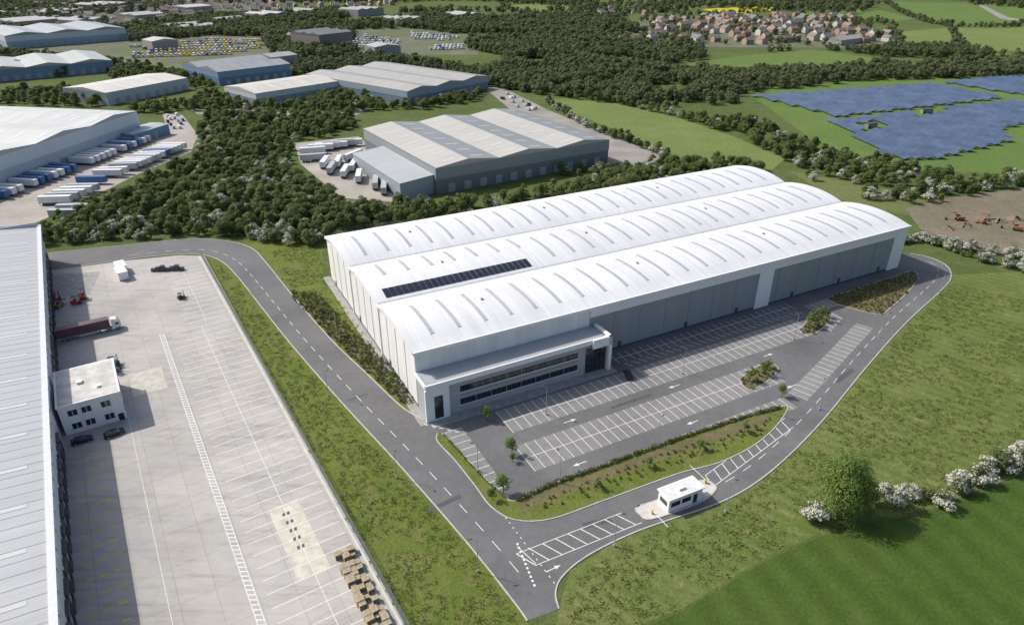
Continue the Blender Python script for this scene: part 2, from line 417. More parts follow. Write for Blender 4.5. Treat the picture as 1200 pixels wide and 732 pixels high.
# ------------------------------------------------------------ site roads
LE = [(54,318),(150,304),(210,298),(240,299),(262,308),(280,326),(302,354),(340,402),(400,471),(470,547),(545,633),(600,702),(618,727)]
OE = [(655,713),(651,694),(660,674),(690,650),(740,625),(790,607),(840,590),(882,568),(925,533),(968,488),(1012,434),(1060,380),(1100,343),(1114,326),(1110,312),(1090,302),(1066,297)]
RE = [(497,492),(470,476),(430,438),(390,400),(345,349),(312,308),(295,291),(268,283),(225,280),(150,287),(54,297)]
le = smooth(GP(LE)); oe = smooth(GP(OE)); re_ = smooth(GP(RE))
flat('access_road', le+oe+[G(1040,302), G(900,330), G(700,390), G(520,470)]+re_, .03, M_asph)
flat('verge', [p for p in le[12:]]+[G(640,800), G(520,820)]+[G(490,778), G(466,732), G(240,301)], .016, M_verge)
flat('verge', re_[3:40]+[G(378,262), G(378,330), G(505,484)], .017, M_verge)
mk = MB()
sweep(mk, le, .28, .0, .14); sweep(mk, oe, .28, 0, .14); sweep(mk, re_, .28, 0, .14)
mk.obj('kerb', [M_kerb])

U = Vector((.886, .464, 0)).normalized(); VV = Vector((-U.y, U.x, 0)); P0 = Vector((-23.3, 138.7, 0))
ROT = math.atan2(U.y, U.x)
def UV(u, v, z=0): return P0+U*u+VV*v+Vector((0,0,z))
def island(name, pts, mat, z=.13, n=4, sm=True):
    w = smooth(pts, True, n) if sm else pts
    o = flat(name, w, z, mat, z)
    m = MB(); P = w+[w[0], w[1]]; sweep(m, P, .24, 0, z+.015); k = m.obj('kerb', [M_kerb]); return w
isl1 = island('planting_bed', GP([(517,508),(512,516),(532,538),(556,568),(576,594),(604,609),(645,608),(700,589),(760,567),(800,553),(842,542),(880,524),(906,503),(922,481),(916,476),(870,489),(780,518),(700,547),(650,566),(606,586),(590,581),(568,560),(540,530)]), M_verge)
isl2 = island('planting_bed', GP([(972,352),(1000,340),(1045,325),(1068,318),(1076,326),(1064,342),(1042,362),(1026,368)]), M_soil)
isl3 = island('planting_bed', GP([(868,446),(884,431),(904,427),(912,433),(900,446),(880,457)]), M_soil)
isl4 = island('planting_bed', GP([(938,388),(948,374),(966,368),(974,374),(962,386),(950,392)]), M_soil)
flat('mulch_strip', GP([(606,590),(650,571),(700,553),(780,524),(870,494),(905,483),(898,497),(870,507),(790,534),(700,566),(640,588),(612,597)]), .134, M_soil)
flat('mulch_strip', GP([(345,352),(362,352),(420,398),(478,452),(488,472),(470,470),(430,432),(392,394)]), .03, M_soil)
flat('dirt_patch', smooth(GP([(440,507),(462,520),(480,530),(492,548),(506,570),(497,577),(482,566),(470,548)]), True, 4), .028, M_earth)
flat('footpath', [UV(-2.4,-8), UV(-2.4,86), UV(0,86), UV(0,-8)], .036, M_path)
flat('footpath', [UV(0,-10.2), UV(53,-10.2), UV(53,-6), UV(0,-6)], .036, M_path)

mk = MB()
def bays(A, B, dv, pitch, z=.042, w=.15, base=True, pave=True, mi=0):
    L = (B-A).length; t = (B-A)/L; n = int(L/pitch)
    if pave: flat('parking_bays', [A, B, B+dv, A+dv], .035, M_bay)
    for i in range(n+1):
        p = A+t*pitch*i; lineq(mk, p, p+dv, w, z, mi)
    if base: lineq(mk, A+dv*.5, A+t*pitch*n+dv*.5, w, z+.003, mi)
bays(UV(16,-11), UV(118,-11), VV*-9.4, 2.5)
bays(UV(14,-25), UV(90,-25), VV*-9.4, 2.5)
bays(UV(9,-39.3), UV(83,-39.3), VV*-4.9, 2.5, base=False)
bays(UV(1.2,-13), UV(1.2,-36), U*4.9, 2.5, base=False)
A = UV(86,-38.5); B = UV(133,-21.5); nn = (B-A).normalized(); nn = Vector((nn.y, -nn.x, 0))
bays(A, B, nn*4.9, 2.5, base=False)
bays(UV(56,-2.2), UV(124,-2.2), VV*-4.9, 2.5, base=True, pave=False)
bays(UV(128,-6), UV(140,-6), VV*-4.9, 2.5, base=False)
bays(UV(122,-17), UV(132,-13), VV*-4.5, 2.5, base=False)
for i in range(28):
    u = 57+i*2.4; lineq(mk, UV(u,-7.6), UV(u+1.4,-9.6), .16, .043)
def arrow(p, t, s=1.0, z=.044):
    n = Vector((-t.y, t.x, 0)); lineq(mk, p-t*1.6*s, p+t*.5*s, .22*s, z)
    mk.quad([V3(p+t*1.9*s, z), V3(p+t*.5*s+n*.5*s, z), V3(p+t*.5*s-n*.5*s, z)], 0)
for u in (30, 62, 95): arrow(UV(u,-22.7), U if u != 62 else -U); arrow(UV(u-6,-36.8), -U)
cen = offs(le, 4.2)
dashes(mk, cen[6:-6], 3, 3.0, .15, .044)
oc = offs(oe, 3.9)
dashes(mk, oc[36:-4], 3, 3.0, .14, .044)
def hatch(p0, p1, wdt, step, sk, lw=.2, border=True):
    t = (p1-p0).normalized(); n = Vector((-t.y, t.x, 0)); L = (p1-p0).length; i = 0
    while i*step < L-.5:
        p = p0+t*i*step; q = p+t*sk+n*wdt
        lineq(mk, p, q, lw, .044); i += 1
    if border: lineq(mk, p0, p1, .15, .048); lineq(mk, p0+n*wdt+t*sk, p1+n*wdt+t*sk, .15, .048)
hatch(G(628,662), G(752,612), 4.0, 2.8, -2.0)
hatch(G(836,570), G(930,500), 3.2, 3.0, 1.6)
dashes(mk, [G(588,600), G(655,690)], .8, .7, .16, .045)
dashes(mk, [G(606,636), G(628,690)], .5, .5, .4, .045)
lineq(mk, G(606,640), G(628,660), .15, .047)
arrow(G(648,666), (G(690,645)-G(650,664)).normalized(), .9, .052)
arrow(G(560,560), (G(540,535)-G(560,560)).normalized(), 1.0)
dashes(mk, [G(497,497), G(545,508)], 1, 1, .25, .044)
mk.obj('road_markings', [M_paint])
mk = MB()
for p, a_, w_, l_ in ((G(520,590),.6,1.2,8),(G(420,465),.6,.8,5),(G(990,440),.7,1.4,9),(G(740,470),ROT,1.0,12),(G(700,612),.3,1.5,6)):
    t = Vector((cos(a_),sin(a_),0)); lineq(mk, p-t*l_/2, p+t*l_/2, w_, .039)
mk.obj('road_patches', [plain('fresh_asphalt', (.085,.085,.088), .15, .8, .85, obj=False)])

# ------------------------------------------------------------ main warehouse
W = 83.0; L = 181.0; EH = 15.7; RISE = 2.0; SP = W/3
root = empty('distribution_warehouse', P0, ROT)
mb = MB(); nseg = 14; OV = .6
def prof(v, k):
    t = (v-SP*(k+.5))/(SP/2); return EH+RISE*(1-abs(t)**2.2)
for k in range(3):
    vs = [SP*k+SP*i/nseg for i in range(nseg+1)]
    for i in range(nseg):
        a, b = vs[i], vs[i+1]; za, zb = prof(a, k), prof(b, k)
        a2 = a-(OV if (k == 0 and i == 0) else 0); b2 = b+(OV if (k == 2 and i == nseg-1) else 0)
        mb.quad([(-OV, a2, za), (L+OV, a2, za), (L+OV, b2, zb), (-OV, b2, zb)], 0)
        if 0 < i < nseg-1:      # panel-lap seams across the roof
            for q in range(50):
                u = 2.2+q*3.65
                mb.quad([(u, a, za+.035), (u+.10, a, za+.035), (u+.10, b, zb+.035), (u, b, zb+.035)], 1)
o = mb.obj('roof', [M_roof, plain('roof_seam', (.60,.61,.62), .05)], parent=root, fix=False)
mb = MB()
for x in (0, L):
    for k in range(3):
        vs = [SP*k+SP*i/nseg for i in range(nseg+1)]
        for i in range(nseg):
            a, b = vs[i], vs[i+1]; za = prof(a, k)-.02; zb = prof(b, k)-.02
            mb.quad([(x, a, 0), (x, b, 0), (x, b, zb), (x, a, za)], 0)
            xo = x-OV if x == 0 else x+OV
            mb.quad([(xo, a, za-.7), (xo, b, zb-.7), (xo, b, zb+.02), (xo, a, za+.02)], 1)
            mb.quad([(xo, a, za-.7), (xo, b, zb-.7), (x, b, zb-.7), (x, a, za-.7)], 1)
mb.quad([(0, 0, 0), (L, 0, 0), (L, 0, EH), (0, 0, EH)], 0); mb.quad([(0, W, 0), (L, W, 0), (L, W, EH), (0, W, EH)], 0)
mb.obj('walls', [M_gable, M_trim], parent=root, fix=False)
mb = MB()
mb.box(-OV, L+OV, -OV-.35, -OV+.02, EH-.75, EH+.12, 0)
mb.box(50, 176, -.35, -.003, 12.4, EH-.2, 0)
mb.box(112, 118, -.5, -.0, 0, 12.4, 0); mb.box(175, 181.1, -.5, 0, 0, EH-.3, 0)
mb.box(-.3, -.003, SP-.35, SP+.35, 0, EH-1, 0); mb.box(-.3, -.003, 2*SP-.35, 2*SP+.35, 0, EH-1, 0)
mb.obj('fascia', [M_trim], parent=root)
mb = MB()
mb.box(50, 112, -.12, -.002, .6, 12.4); mb.box(118, 175, -.12, -.002, .6, 12.4)
mb.obj('grey_cladding', [M_grey], parent=root)
mb = MB()
mb.box(50, 112, -.16, -.12, 0, .6); mb.box(118, 175, -.16, -.12, 0, .6); mb.box(-.1, -.004, 0, W, 0, .5)  # dark front base strips paint in the shadow along the wall foot
for k in range(1, 12):
    v = k*W/12
    if k % 4: mb.box(-.10, -.003, v-.06, v+.06, .5, EH-.5, 1)
for u in range(58, 175, 9): mb.box(u-.04, u+.04, -.2, -.12, .6, 12.3, 2)
mb.box(50, 112, -.15, -.121, 6.5, 6.6, 2); mb.box(118, 175, -.15, -.121, 6.5, 6.6, 2)
for v in (20, 48, 76): mb.box(-.14, -.1, v, v+1.1, 0, 2.2, 0)
for u in (60, 84, 104, 128, 150, 170): mb.box(u, u+1.2, -.2, -.16, 0, 2.3, 0)
for k in (1, 2): mb.box(0, L, k*SP-.5, k*SP+.5, EH-.05, EH+.2, 1)
mb.obj('shade_strip_and_downpipes', [M_dark, plain('grey_trim', (.40,.42,.44), .1), plain('panel_joint', (.24,.26,.28), .1)], parent=root)
mb = MB()
for k in range(3):
    for i in range(24):
        u = 6+i*7.3
        lo, hi = (-.05, .62) if (k == 1 and u < 52) else (-.70, .42)
        n = 7; c = SP*(k+.5)
        for j in range(n):
            va = c+(lo+(hi-lo)*j/n)*SP/2; vb = c+(lo+(hi-lo)*(j+1)/n)*SP/2
            z0 = prof(va,k)+.10; z1 = prof(vb,k)+.10
            mb.quad([(u, va, z0), (u+.95, va, z0), (u+.95, vb, z1), (u, vb, z1)])
            mb.quad([(u-.16, va, z0-.04), (u+1.11, va, z0-.04), (u+1.11, vb, z1-.04), (u-.16, vb, z1-.04)], 1)
            if 0 < j < n: mb.quad([(u, va-.05, z0+.03), (u+.95, va-.05, z0+.03), (u+.95, va+.05, z0+.03), (u, va+.05, z0+.03)], 1)
mb.obj('rooflights', [M_rooflt, plain('rooflight_kerb', (.64,.65,.66), .05)], parent=root, fix=False)
mb = MB()
for j in range(3):
    for i in range(26):
        u = 3+i*1.75; v0 = SP+1.6+j*1.35; v1 = v0+1.27
        mb.add([(u, v0, prof(v0,1)+.14), (u+1.68, v0, prof(v0,1)+.14), (u+1.68, v1, prof(v1,1)+.14), (u, v1, prof(v1,1)+.14)], [(0,1,2,3)], 0)
mb.obj('solar_panels', [M_pv], parent=root, fix=False)
mb = MB()
for k in range(3):
    zc = prof(SP*(k+.5), k)
    for u in (24, 75, 126): mb.box(u, u+.7, SP*(k+.5)-.35, SP*(k+.5)+.35, zc, zc+.5)
    for i in range(45): mb.cyl((3+i*4, SP*(k+.5)+.9, zc-.05), (3+i*4, SP*(k+.5)+.9, zc+.25), .06, .06, 5)
mb.obj('roof_vents', [plain('vent_grey', (.5,.51,.52), .1)], parent=root)
mb = MB()
D = 7.0; OH = 9.8
mb.box(0, 50, -D, -.51, 0, OH, 0)
mb.box(-.25, 50.4, -D-.3, -.52, OH, OH+.12, 3)
mb.box(-.4, 50.6, -D-.5, -D-.1, OH-.9, OH+.45, 1)
mb.box(-.5, -.1, -D-.1, -.5, OH-.5, OH+.45, 1)
mb.box(46, 52, -D-1.2, -D-.5, OH-2.0, OH+.6, 1); mb.box(51, 52, -D-1.2, -.6, 0, OH+.6, 1)
mb.box(-.6, 5.5, -D-.55, -D-.0, 0, OH-.9, 1)
mb.box(44.5, 50.8, -D-.12, -D-.004, .2, OH-2.0, 2)
mb.box(1.6, 3.8, -D-.62, -D-.55, .5, 6.8, 2)
for z0 in (2.0, 5.7):
    mb.box(8.5, 42, -D-.06, -D-.003, z0, z0+1.7, 2)
    mb.box(8.2, 42.3, -D-.14, -D-.003, z0-.16, z0-.003, 1)
    for i in range(1, 24): mb.box(8.5+i*1.395-.05, 8.5+i*1.395+.05, -D-.12, -D-.06, z0, z0+1.7, 4 if i % 3 else 0)
for z in (3.0, 5.8): mb.box(44.5, 50.8, -D-.2, -D-.12, z, z+.18, 4)
for i in range(5): mb.box(45.6+i*1.25, 45.7+i*1.25, -D-.2, -D-.12, .2, OH-2, 4)
for i in range(2, 8): mb.box(i*5.6-.04, i*5.6+.04, -D-.05, -D-.002, .1, OH-.9, 3)
mb.box(8.5, 42, -D-.055, -D-.002, 4.7, 4.8, 4)
mb.obj('office_block', [M_grey2, M_trim, M_glass, plain('office_roof', (.36,.38,.40), .1, .3), M_dark], parent=root)

# ------------------------------------------------------------ left yard and warehouse
E1 = Vector((-168.7, 229, 0))
def YD(s, t, z=0): return E1+WD*s+ND*t+Vector((0,0,z))
RY = math.atan2(ND.y, ND.x)
flat('yard', [YD(-6,-6)]+GP([(54,318),(150,305),(212,299),(240,300)])+[YD(270,46.5), YD(270,-6)], .024, M_conc)
flat('concrete_apron', GP([(60,322),(118,318),(105,345),(60,350)]), .029, M_path)
flat('repair_slab', [YD(170,34.5), YD(170,40.5), YD(191,40.5), YD(191,34.5)], .031, plain('sandy_patch', (.54,.51,.43), .2, .5, obj=False))
flat('repair_slab', [YD(100,16), YD(100,24), YD(112,24), YD(112,16)], .031, plain('sandy_patch2', (.46,.44,.39), .2, .5, obj=False))
mk = MB()
lineq(mk, YD(81,26.1), YD(250,26.1), .14, .036); lineq(mk, YD(81,27.3), YD(250,27.3), .14, .036)
s = 81
while s < 250: lineq(mk, YD(s,26.1), YD(s+.7,27.3), .26, .04); s += 1.2
s = 82
while s < 250:
    lineq(mk, YD(s,29.0), YD(s,45.8), .17, .036, 1); s += 3.4
s = 34
while s < 80: lineq(mk, YD(s,33.5), YD(s,45.8), .17, .036, 1); s += 3.4
lineq(mk, YD(82,37.5), YD(250,37.5), .12, .04, 1)
lineq(mk, YD(34,39.5), YD(80,39.5), .12, .04, 1)
lineq(mk, YD(120,14), YD(250,14), .10, .036, 1)
s = 133
while s < 245:
    for t in (2.0, 4.4, 6.8): lineq(mk, YD(s,t), YD(s,t+1.5), .4, .036, 2)
    s += 4.2
for s in (173, 175.5, 178, 180.5, 183):
    for dt in (0, .9): lineq(mk, YD(s,36.6+dt), YD(s+.1,37.1+dt), .9, .041, 3)
mk.obj('yard_markings', [M_paint, M_paint2, M_yel, M_dark])

WH = 13.0
lw = empty('logistics_warehouse', E1, RY)
LL = 270.0
mb = MB()
mb.box(-90, 0, -LL, 0, 0, WH-.6, 0)
mb.obj('walls', [plain('blue_grey_wall', (.50,.54,.58), .06, .3)], parent=lw)
mb = MB()
for k in range(3):
    x1 = -30*k; x0 = x1-30
    mb.quad([(x0, -LL, WH), (x0+15, -LL, WH+1.3), (x0+15, 0, WH+1.3), (x0, 0, WH)]); mb.quad([(x0+15, -LL, WH+1.3), (x1, -LL, WH), (x1, 0, WH), (x0+15, 0, WH+1.3)])
    for i in range(90):
        y = -1.5-i*3; w_ = .12
        mb.quad([(x0+15, y-w_, WH+1.34), (x1, y-w_, WH+.04), (x1, y, WH+.04), (x0+15, y, WH+1.34)], 1)
        if i % 4 == 1: mb.quad([(x0+17, y-1.4, WH+1.3*13/15+.05), (x1-3, y-1.4, WH+.26+.05), (x1-3, y-.3, WH+.26+.05), (x0+17, y-.3, WH+1.3*13/15+.05)], 2)
mb.obj('roof', [M_roofL, plain('roof_rib', (.33,.345,.36), .05), plain('grp_rooflight', (.50,.52,.53), .08)], parent=lw, fix=False)
mb = MB()
mb.box(-.3, .9, -LL-.3, .3, WH-.7, WH+.35, 0); mb.box(-90, -.3, 0, .35, WH-1, WH+1.5, 0)
for i in range(54): mb.box(.9, 1.0, -i*5-.1, -i*5+.1, WH-.7, WH+.35, 1)
mb.obj('parapet', [plain('parapet_trim', (.56,.58,.60), .05), M_doorg], parent=lw)
mb = MB()
y = 8
while y < LL-6:
    if not 98 < y < 126:
        mb.box(.003, .12, -y-3.2, -y, 1.1, 4.4, 0); mb.box(.003, .45, -y-3.6, -y-3.2, .8, 4.8, 1); mb.box(.003, .45, -y, -y+.4, .8, 4.8, 1); mb.box(.003, .6, -y-3.6, -y+.4, 4.8, 5.5, 1); mb.box(.003,.5,-y-3.2,-y,.2,1.0,1)
    y += 5.2
y = 4
while y < LL: mb.box(.003, .25, -y-.12, -y+.12, 5.6, WH-.8, 2); y += 12
mb.obj('dock_doors', [M_doorg, M_dark, M_trim], parent=lw)

yo = empty('yard_office', YD(121, .5), RY)
mb = MB()
mb.box(.5, 13.2, 0, 17, 0, 7.6, 0)
mb.box(.3, 13.5, -.3, 17.3, 7.6, 8.0, 1)
mb.box(.8, 13.0, .2, 16.8, 8.0, 8.05, 2)
mb.box(5,6.2,8,9.5,8.05,8.6,1); mb.box(9,9.8,4,4.8,8.05,8.5,1)
mb.obj('walls_and_roof', [M_gable, M_trim, plain('flat_roof_membrane', (.52,.51,.47), .25, .4)], parent=yo)
mb = MB()
for z0 in (1.2, 4.8):
    for x in (2.2, 5.0, 9.0): 
        mb.box(x, x+1.9, -.06, -.003, z0, z0+1.5, 0); mb.box(x+.9, x+1.0, -.09, -.06, z0, z0+1.5, 1)
    for y in (2, 5.2, 10, 13): 
        mb.box(13.203, 13.26, y, y+1.9, z0, z0+1.5, 0); mb.box(13.26, 13.29, y+.9, y+1.0, z0, z0+1.5, 1)
mb.box(11.6, 12.8, -.06, -.003, .05, 2.3, 0); mb.box(11.4, 13.0, -.9, -.0, 2.5, 2.65, 1)
mb.obj('windows', [M_glass, M_trim], parent=yo)

def fence(path, name, h=2.4, step=3.0):
    mb = MB(); pts = resample(path, step)
    for p in pts: mb.cyl((p.x, p.y, 0), (p.x, p.y, h), .06, .06, 5, 0)
    for k in range(9):
        z = .15+k*(h-.2)/8
        for a, b in zip(pts[::6], pts[6::6]): mb.cyl((a.x, a.y, z), (b.x, b.y, z), .02 if k not in (0, 8) else .04, .02 if k not in (0, 8) else .04, 3, 0)
    sub = resample(path, .25)
    for p in sub: mb.cyl((p.x, p.y, .1), (p.x, p.y, h-.05), .016, .016, 3, 0)
    return mb.obj(name, [plain('fence_steel', (.20,.23,.23), .1)], fix=False)
fence([YD(26,47.6), YD(265,47.0)], 'mesh_fence')
fence([G(378,276), G(560,254), G(880,203)], 'mesh_fence')
mb = MB(); sweep(mb, [YD(26,46.9), YD(265,46.4)], .5, 0, .16); mb.obj('kerb', [M_conc2])

# ------------------------------------------------------------ vehicles
M_tyre = plain('tyre', (.02,.02,.02), .2)
M_tray = plain('trailer_white', (.70,.71,.71), .1, .5, .45)
M_blue = plain('blue_paint', (.05,.13,.32), .1, .5, .3); M_navy = plain('maroon_curtain', (.10,.05,.07), .2, .5, .5)
M_red = plain('red_paint', (.5,.03,.02), .1, .5, .35); M_black = plain('black_paint', (.02,.02,.025), .1, .5, .2)
M_silver = plain('silver_paint', (.42,.43,.45), .05, .5, .3); M_orange = plain('orange_paint', (.34,.14,.05), .2, .5, .5)
M_yelp = plain('yellow_van_paint', (.66,.48,.07), .1, .5, .4)
def wheel(mb, x, y, r=.33, w=.22, mi=2):
    mb.cyl((x, y-w/2, r), (x, y+w/2, r), r, r, 12, mi); mb.cyl((x, y-w/2-.01, r), (x, y+w/2+.01, r), r*.5, r*.5, 8, 3)
def car(name='parked_car', link=False):
    mb = MB()
    mb.prism_y([(-2.15,.32),(2.15,.32),(2.2,.6),(2.1,.78),(1.15,.93),(-1.6,.97),(-2.12,.88),(-2.2,.6)], -.88, .88, 0)
    vb = [(1.2,-.8,.92),(1.2,.8,.92),(-1.85,.8,.95),(-1.85,-.8,.95)]; vt = [(.35,-.62,1.43),(.35,.62,1.43),(-1.25,.62,1.45),(-1.25,-.62,1.45)]
    mb.add(vb+vt, [(0,1,5,4),(1,2,6,5),(2,3,7,6),(3,0,4,7)], 1)
    mb.add([(.38,-.65,1.43),(.38,.65,1.43),(-1.28,.65,1.45),(-1.28,-.65,1.45),(.2,-.55,1.49),(.2,.55,1.49),(-1.1,.55,1.5),(-1.1,-.55,1.5)], [(4,5,6,7),(0,1,5,4),(1,2,6,5),(2,3,7,6),(3,0,4,7)], 0)
    for x in (-1.35, 1.35):
        for y in (-.8, .8): wheel(mb, x, y)
    mb.box(2.12, 2.2, -.75, -.4, .6, .72, 3); mb.box(2.12, 2.2, .4, .75, .6, .72, 3); mb.box(-2.19, -2.1, -.75, -.45, .65, .8, 4); mb.box(-2.19, -2.1, .45, .75, .65, .8, 4)
    for y in (-.98, .9): mb.box(.75, .95, y, y+.1, .92, 1.05, 0)
    return mb.obj(name, [M_black, M_glass, M_tyre, M_silver, M_red], link=link)
CAR = car()
def cabunit(mb, x0, ci=0):
    mb.prism_y([(x0,.9),(x0+2.2,.7),(x0+2.35,1.6),(x0+2.1,2.6),(x0+1.5,3.5),(x0,3.7)], -1.2, 1.2, ci)
    mb.add([(x0+2.36,-1.05,1.75),(x0+2.36,1.05,1.75),(x0+2.13,1.05,2.6),(x0+2.13,-1.05,2.6)], [(0,1,2,3)], 1)
    for y in (-1.21, 1.205): mb.box(x0+.9, x0+1.9, y, y+.01, 1.8, 2.5, 1)
    for x in (x0+1.3, x0-1.2): 
        for y in (-1.05, 1.05): wheel(mb, x, y, .5, .3)
    mb.box(x0-2.2, x0+2, -.45, .45, .6, .95, 2)
def trailer_part(mb, ci, Lt=13.6):
    mb.box(0, Lt, -1.27, 1.27, 1.25, 4.0, ci); mb.box(.2, Lt-.2, -.5, .5, .95, 1.25, 2)
    mb.box(0, Lt, -1.3, 1.3, 1.1, 1.25, 3); mb.box(-.05, 0, -.02, .02, 1.3, 3.9, 3); mb.box(-.05,0,-1.2,1.2,.6,.8,2)
    for x in (1.8, 3.1, 4.4):
        for y in (-1.0, 1.0): wheel(mb, x, y, .5, .35)
    for y in (-.9, .8): mb.box(Lt-3, Lt-2.8, y, y+.1, 0, 1.1, 2)
    mb.box(5.5, Lt-3.5, -1.2, -1.15, .5, 1.05, 3); mb.box(5.5, Lt-3.5, 1.15, 1.2, .5, 1.05, 3)
def lorry(body, cab, name='articulated_lorry'):
    mb = MB(); trailer_part(mb, 4); cabunit(mb, 14.1, 0)
    return mb.obj(name, [cab, M_glass, M_tyre, M_silver, body], link=False)
def trailer(body):
    mb = MB(); trailer_part(mb, 0); return mb.obj('semi_trailer', [body, M_glass, M_tyre, M_dark], link=False)
LORRY = lorry(M_navy, M_tray); TRL = trailer(M_tray)
def forklift():
    mb = MB()
    mb.prism_y([(-1.2,.35),(.8,.35),(.8,.8),(.1,1.0),(-.5,1.2),(-1.2,1.15)], -.55, .55, 0)
    mb.box(-.9,.3,-.5,.5,2.05,2.15,2)
    for x in (-.85,.25):
        for y in (-.48,.48): mb.cyl((x,y,1.0),(x,y,2.1),.04,.04,5,2)
    for y in (-.3,.3): mb.cyl((.95,y,.1),(.95,y,2.6),.06,.06,5,2); mb.box(1.0,2.1,y-.06,y+.06,.1,.16,2)
    mb.box(.9,1.0,-.4,.4,2.5,2.6,2); mb.box(1.0,1.06,-.5,.5,.15,.9,2); mb.box(-.4,0,-.25,.25,1.0,1.5,2)
    for x in (-.8,.5):
        for y in (-.5,.5): wheel(mb, x, y, .33, .25)
    return mb.obj('forklift', [M_red, M_glass, M_tyre, M_silver], link=False)
FL = forklift()
def excavator():
    mb = MB()
    for y in (-1.2,1.2): mb.prism_y([(-2,.3),(-1.7,0),(1.7,0),(2,.3),(1.8,.85),(-1.8,.85)], y-.3, y+.3, 2)
    mb.box(-2,1.2,-1.3,1.3,1.0,2.2,0); mb.box(.2,1.5,-1.25,-.3,1.4,3.0,1); mb.box(.1,1.6,-1.3,-.25,3.0,3.1,0)
    mb.cyl((1,.3,1.8),(3.8,.3,4.6),.3,.25,6,0); mb.cyl((3.8,.3,4.6),(6.2,.3,3.2),.25,.2,6,0); mb.cyl((6.2,.3,3.2),(6.8,.3,1.0),.2,.14,6,0)
    mb.prism_y([(6.3,.2),(7.3,.4),(7.0,1.3),(6.4,1.2)], -.3, .9, 2)
    return mb.obj('excavator', [M_orange, M_glass, M_tyre, M_silver], link=False)
EX = excavator()
def pallets():
    mb = MB()
    for k in range(8):
        z = k*.15
        for j in range(5): mb.box(-.6, .6, -.5+j*.22, -.5+j*.22+.14, z+.11, z+.135)
        for x in (-.6,-.06,.5): mb.box(x, x+.1, -.5, .5, z, z+.11)
    return mb.obj('pallet_stack', [plain('pallet_wood', (.46,.38,.27), .3, 1.5, .9)], link=False)
PAL = pallets()
dup('articulated_lorry', LORRY, YD(70,.8), RY)
dup('parked_car', CAR, YD(125.5,4), RY); dup('parked_car', CAR, YD(126.5,10.5), RY+.1)
dup('forklift', FL, G(213,350), .8, mats={0: M_black})
for p, a, m in (((66,352),.4,M_red),((90,356),.2,M_red),((98,350),2.,M_red),((70,360),1.5,M_orange),((136,436),1.2,M_blue),((134,428),0.2,M_blue)): dup('forklift', FL, G(*p), a, 1.25, {0: m})
dup('parked_car', CAR, G(736,441), ROT+1.2, 1.0)
s = 189.5
while s < 232:
    for t in (42.4, 43.6, 44.8):
        if R.random() < .82 and (s > 196 or t < 44.5 or True): dup('pallet_stack', PAL, YD(s+R.uniform(-.12,.12),t+R.uniform(-.08,.08)-(s-190)*.01), RY+R.uniform(-.06,.06), R.choice((.75,.95,1.05,1.2)))
    s += 1.15 if R.random() < .85 else 2.4
for p, a in (((1150,262),.5),((1192,270),2.6),((1124,258),3.)): dup('excavator', EX, G(*p), a, .8)
mb = MB()
for i in range(5):
    r0 = R.uniform(2,4)
    for j in range(7):
        a0, a1 = j*2*pi/7, (j+1)*2*pi/7; cx_ = i*9+R.uniform(-1,1)
        f = lambda a: r0*(1+.25*sin(3*a+i))
        mb.add([(cx_+f(a0)*cos(a0), f(a0)*sin(a0)*1.3, 0), (cx_+f(a1)*cos(a1), f(a1)*sin(a1)*1.3, 0), (cx_+.3*cos(a1), .3*sin(a1), r0*.5), (cx_+.3*cos(a0), .3*sin(a0), r0*.5)], [(0,1,2,3)])
mb.obj('spoil_heap', [M_earth], G(1110,268), .3, fix=False)
mb = MB(); mb.box(-3,3,-1.5,1.5,.2,2.9,0); mb.box(-3.1,3.1,-1.6,1.6,2.9,3.05,1)
for x in (-2.2,.6): mb.box(x,x+1.3,-1.56,-1.503,1.2,2.2,2)
mb.box(-.5,.3,-1.56,-1.503,.25,2.3,3); mb.box(-2.8,-2.4,-1.4,1.4,0,.2,3); mb.box(2.4,2.8,-1.4,1.4,0,.2,3)
CAB = mb.obj('site_cabin', [M_trim, M_white, M_glass, M_dark], G(144,325), RY+pi/2+.1)
dup('site_cabin', CAB, G(143,318), RY+pi/2+.1)
mb = MB()
for i in range(7):
    x = i*1.6; mb.box(x, x+1.4, -.6, .6, .1, 1.2+.5*(i % 3), 0); mb.box(x-.05, x+1.45, -.65, .65, 0, .1, 1)
mb.obj('waste_skip', [M_dark, M_silver], G(178,318), .1)

gt = (G(880,566)-G(745,620)).normalized(); ga = math.atan2(gt.y, gt.x)
gi = [G(746,594), G(772,585), G(820,563), G(836,567), G(838,575), G(818,590), G(764,608), G(750,603)]
island('gatehouse_island', gi, M_conc2, .14)
gh = empty('gatehouse', G(796,587), ga)
mb = MB(); mb.box(-4.2,4.2,-1.7,1.7,.14,3.3,0); mb.box(-4.5,4.5,-2.0,2.0,3.3,3.6,0); mb.box(-4.2,4.2,-1.7,1.7,3.6,3.63,2)
for a,b in ((-3.6,-1.4),(-.9,1.3)): mb.box(a,b,-1.76,-1.703,1.3,2.4,1)
mb.box(2,3,-1.76,-1.703,.2,2.4,1); mb.box(-4.26,-4.203,-1.1,1.1,1.3,2.4,1); mb.box(4.203,4.26,-1.1,1.1,1.3,2.4,1)
mb.box(-.9,1.3,1.703,1.76,1.3,2.4,1); mb.box(-1,.6,-.6,.5,3.63,4.1,0)
mb.obj('cabin_body', [M_trim, M_glass, plain('roof_membrane', (.66,.66,.64), .15)], parent=gh)
mb = MB(); mb.box(-.2,.2,-.2,.2,0,1.1,0); mb.cyl((0,0,1.0),(0,-5,1.05),.06,.05,6,1)
BAR = mb.obj('barrier_gate', [M_yelp, M_trim], G(764,602), ga); dup('barrier_gate', BAR, G(826,566), ga+pi)

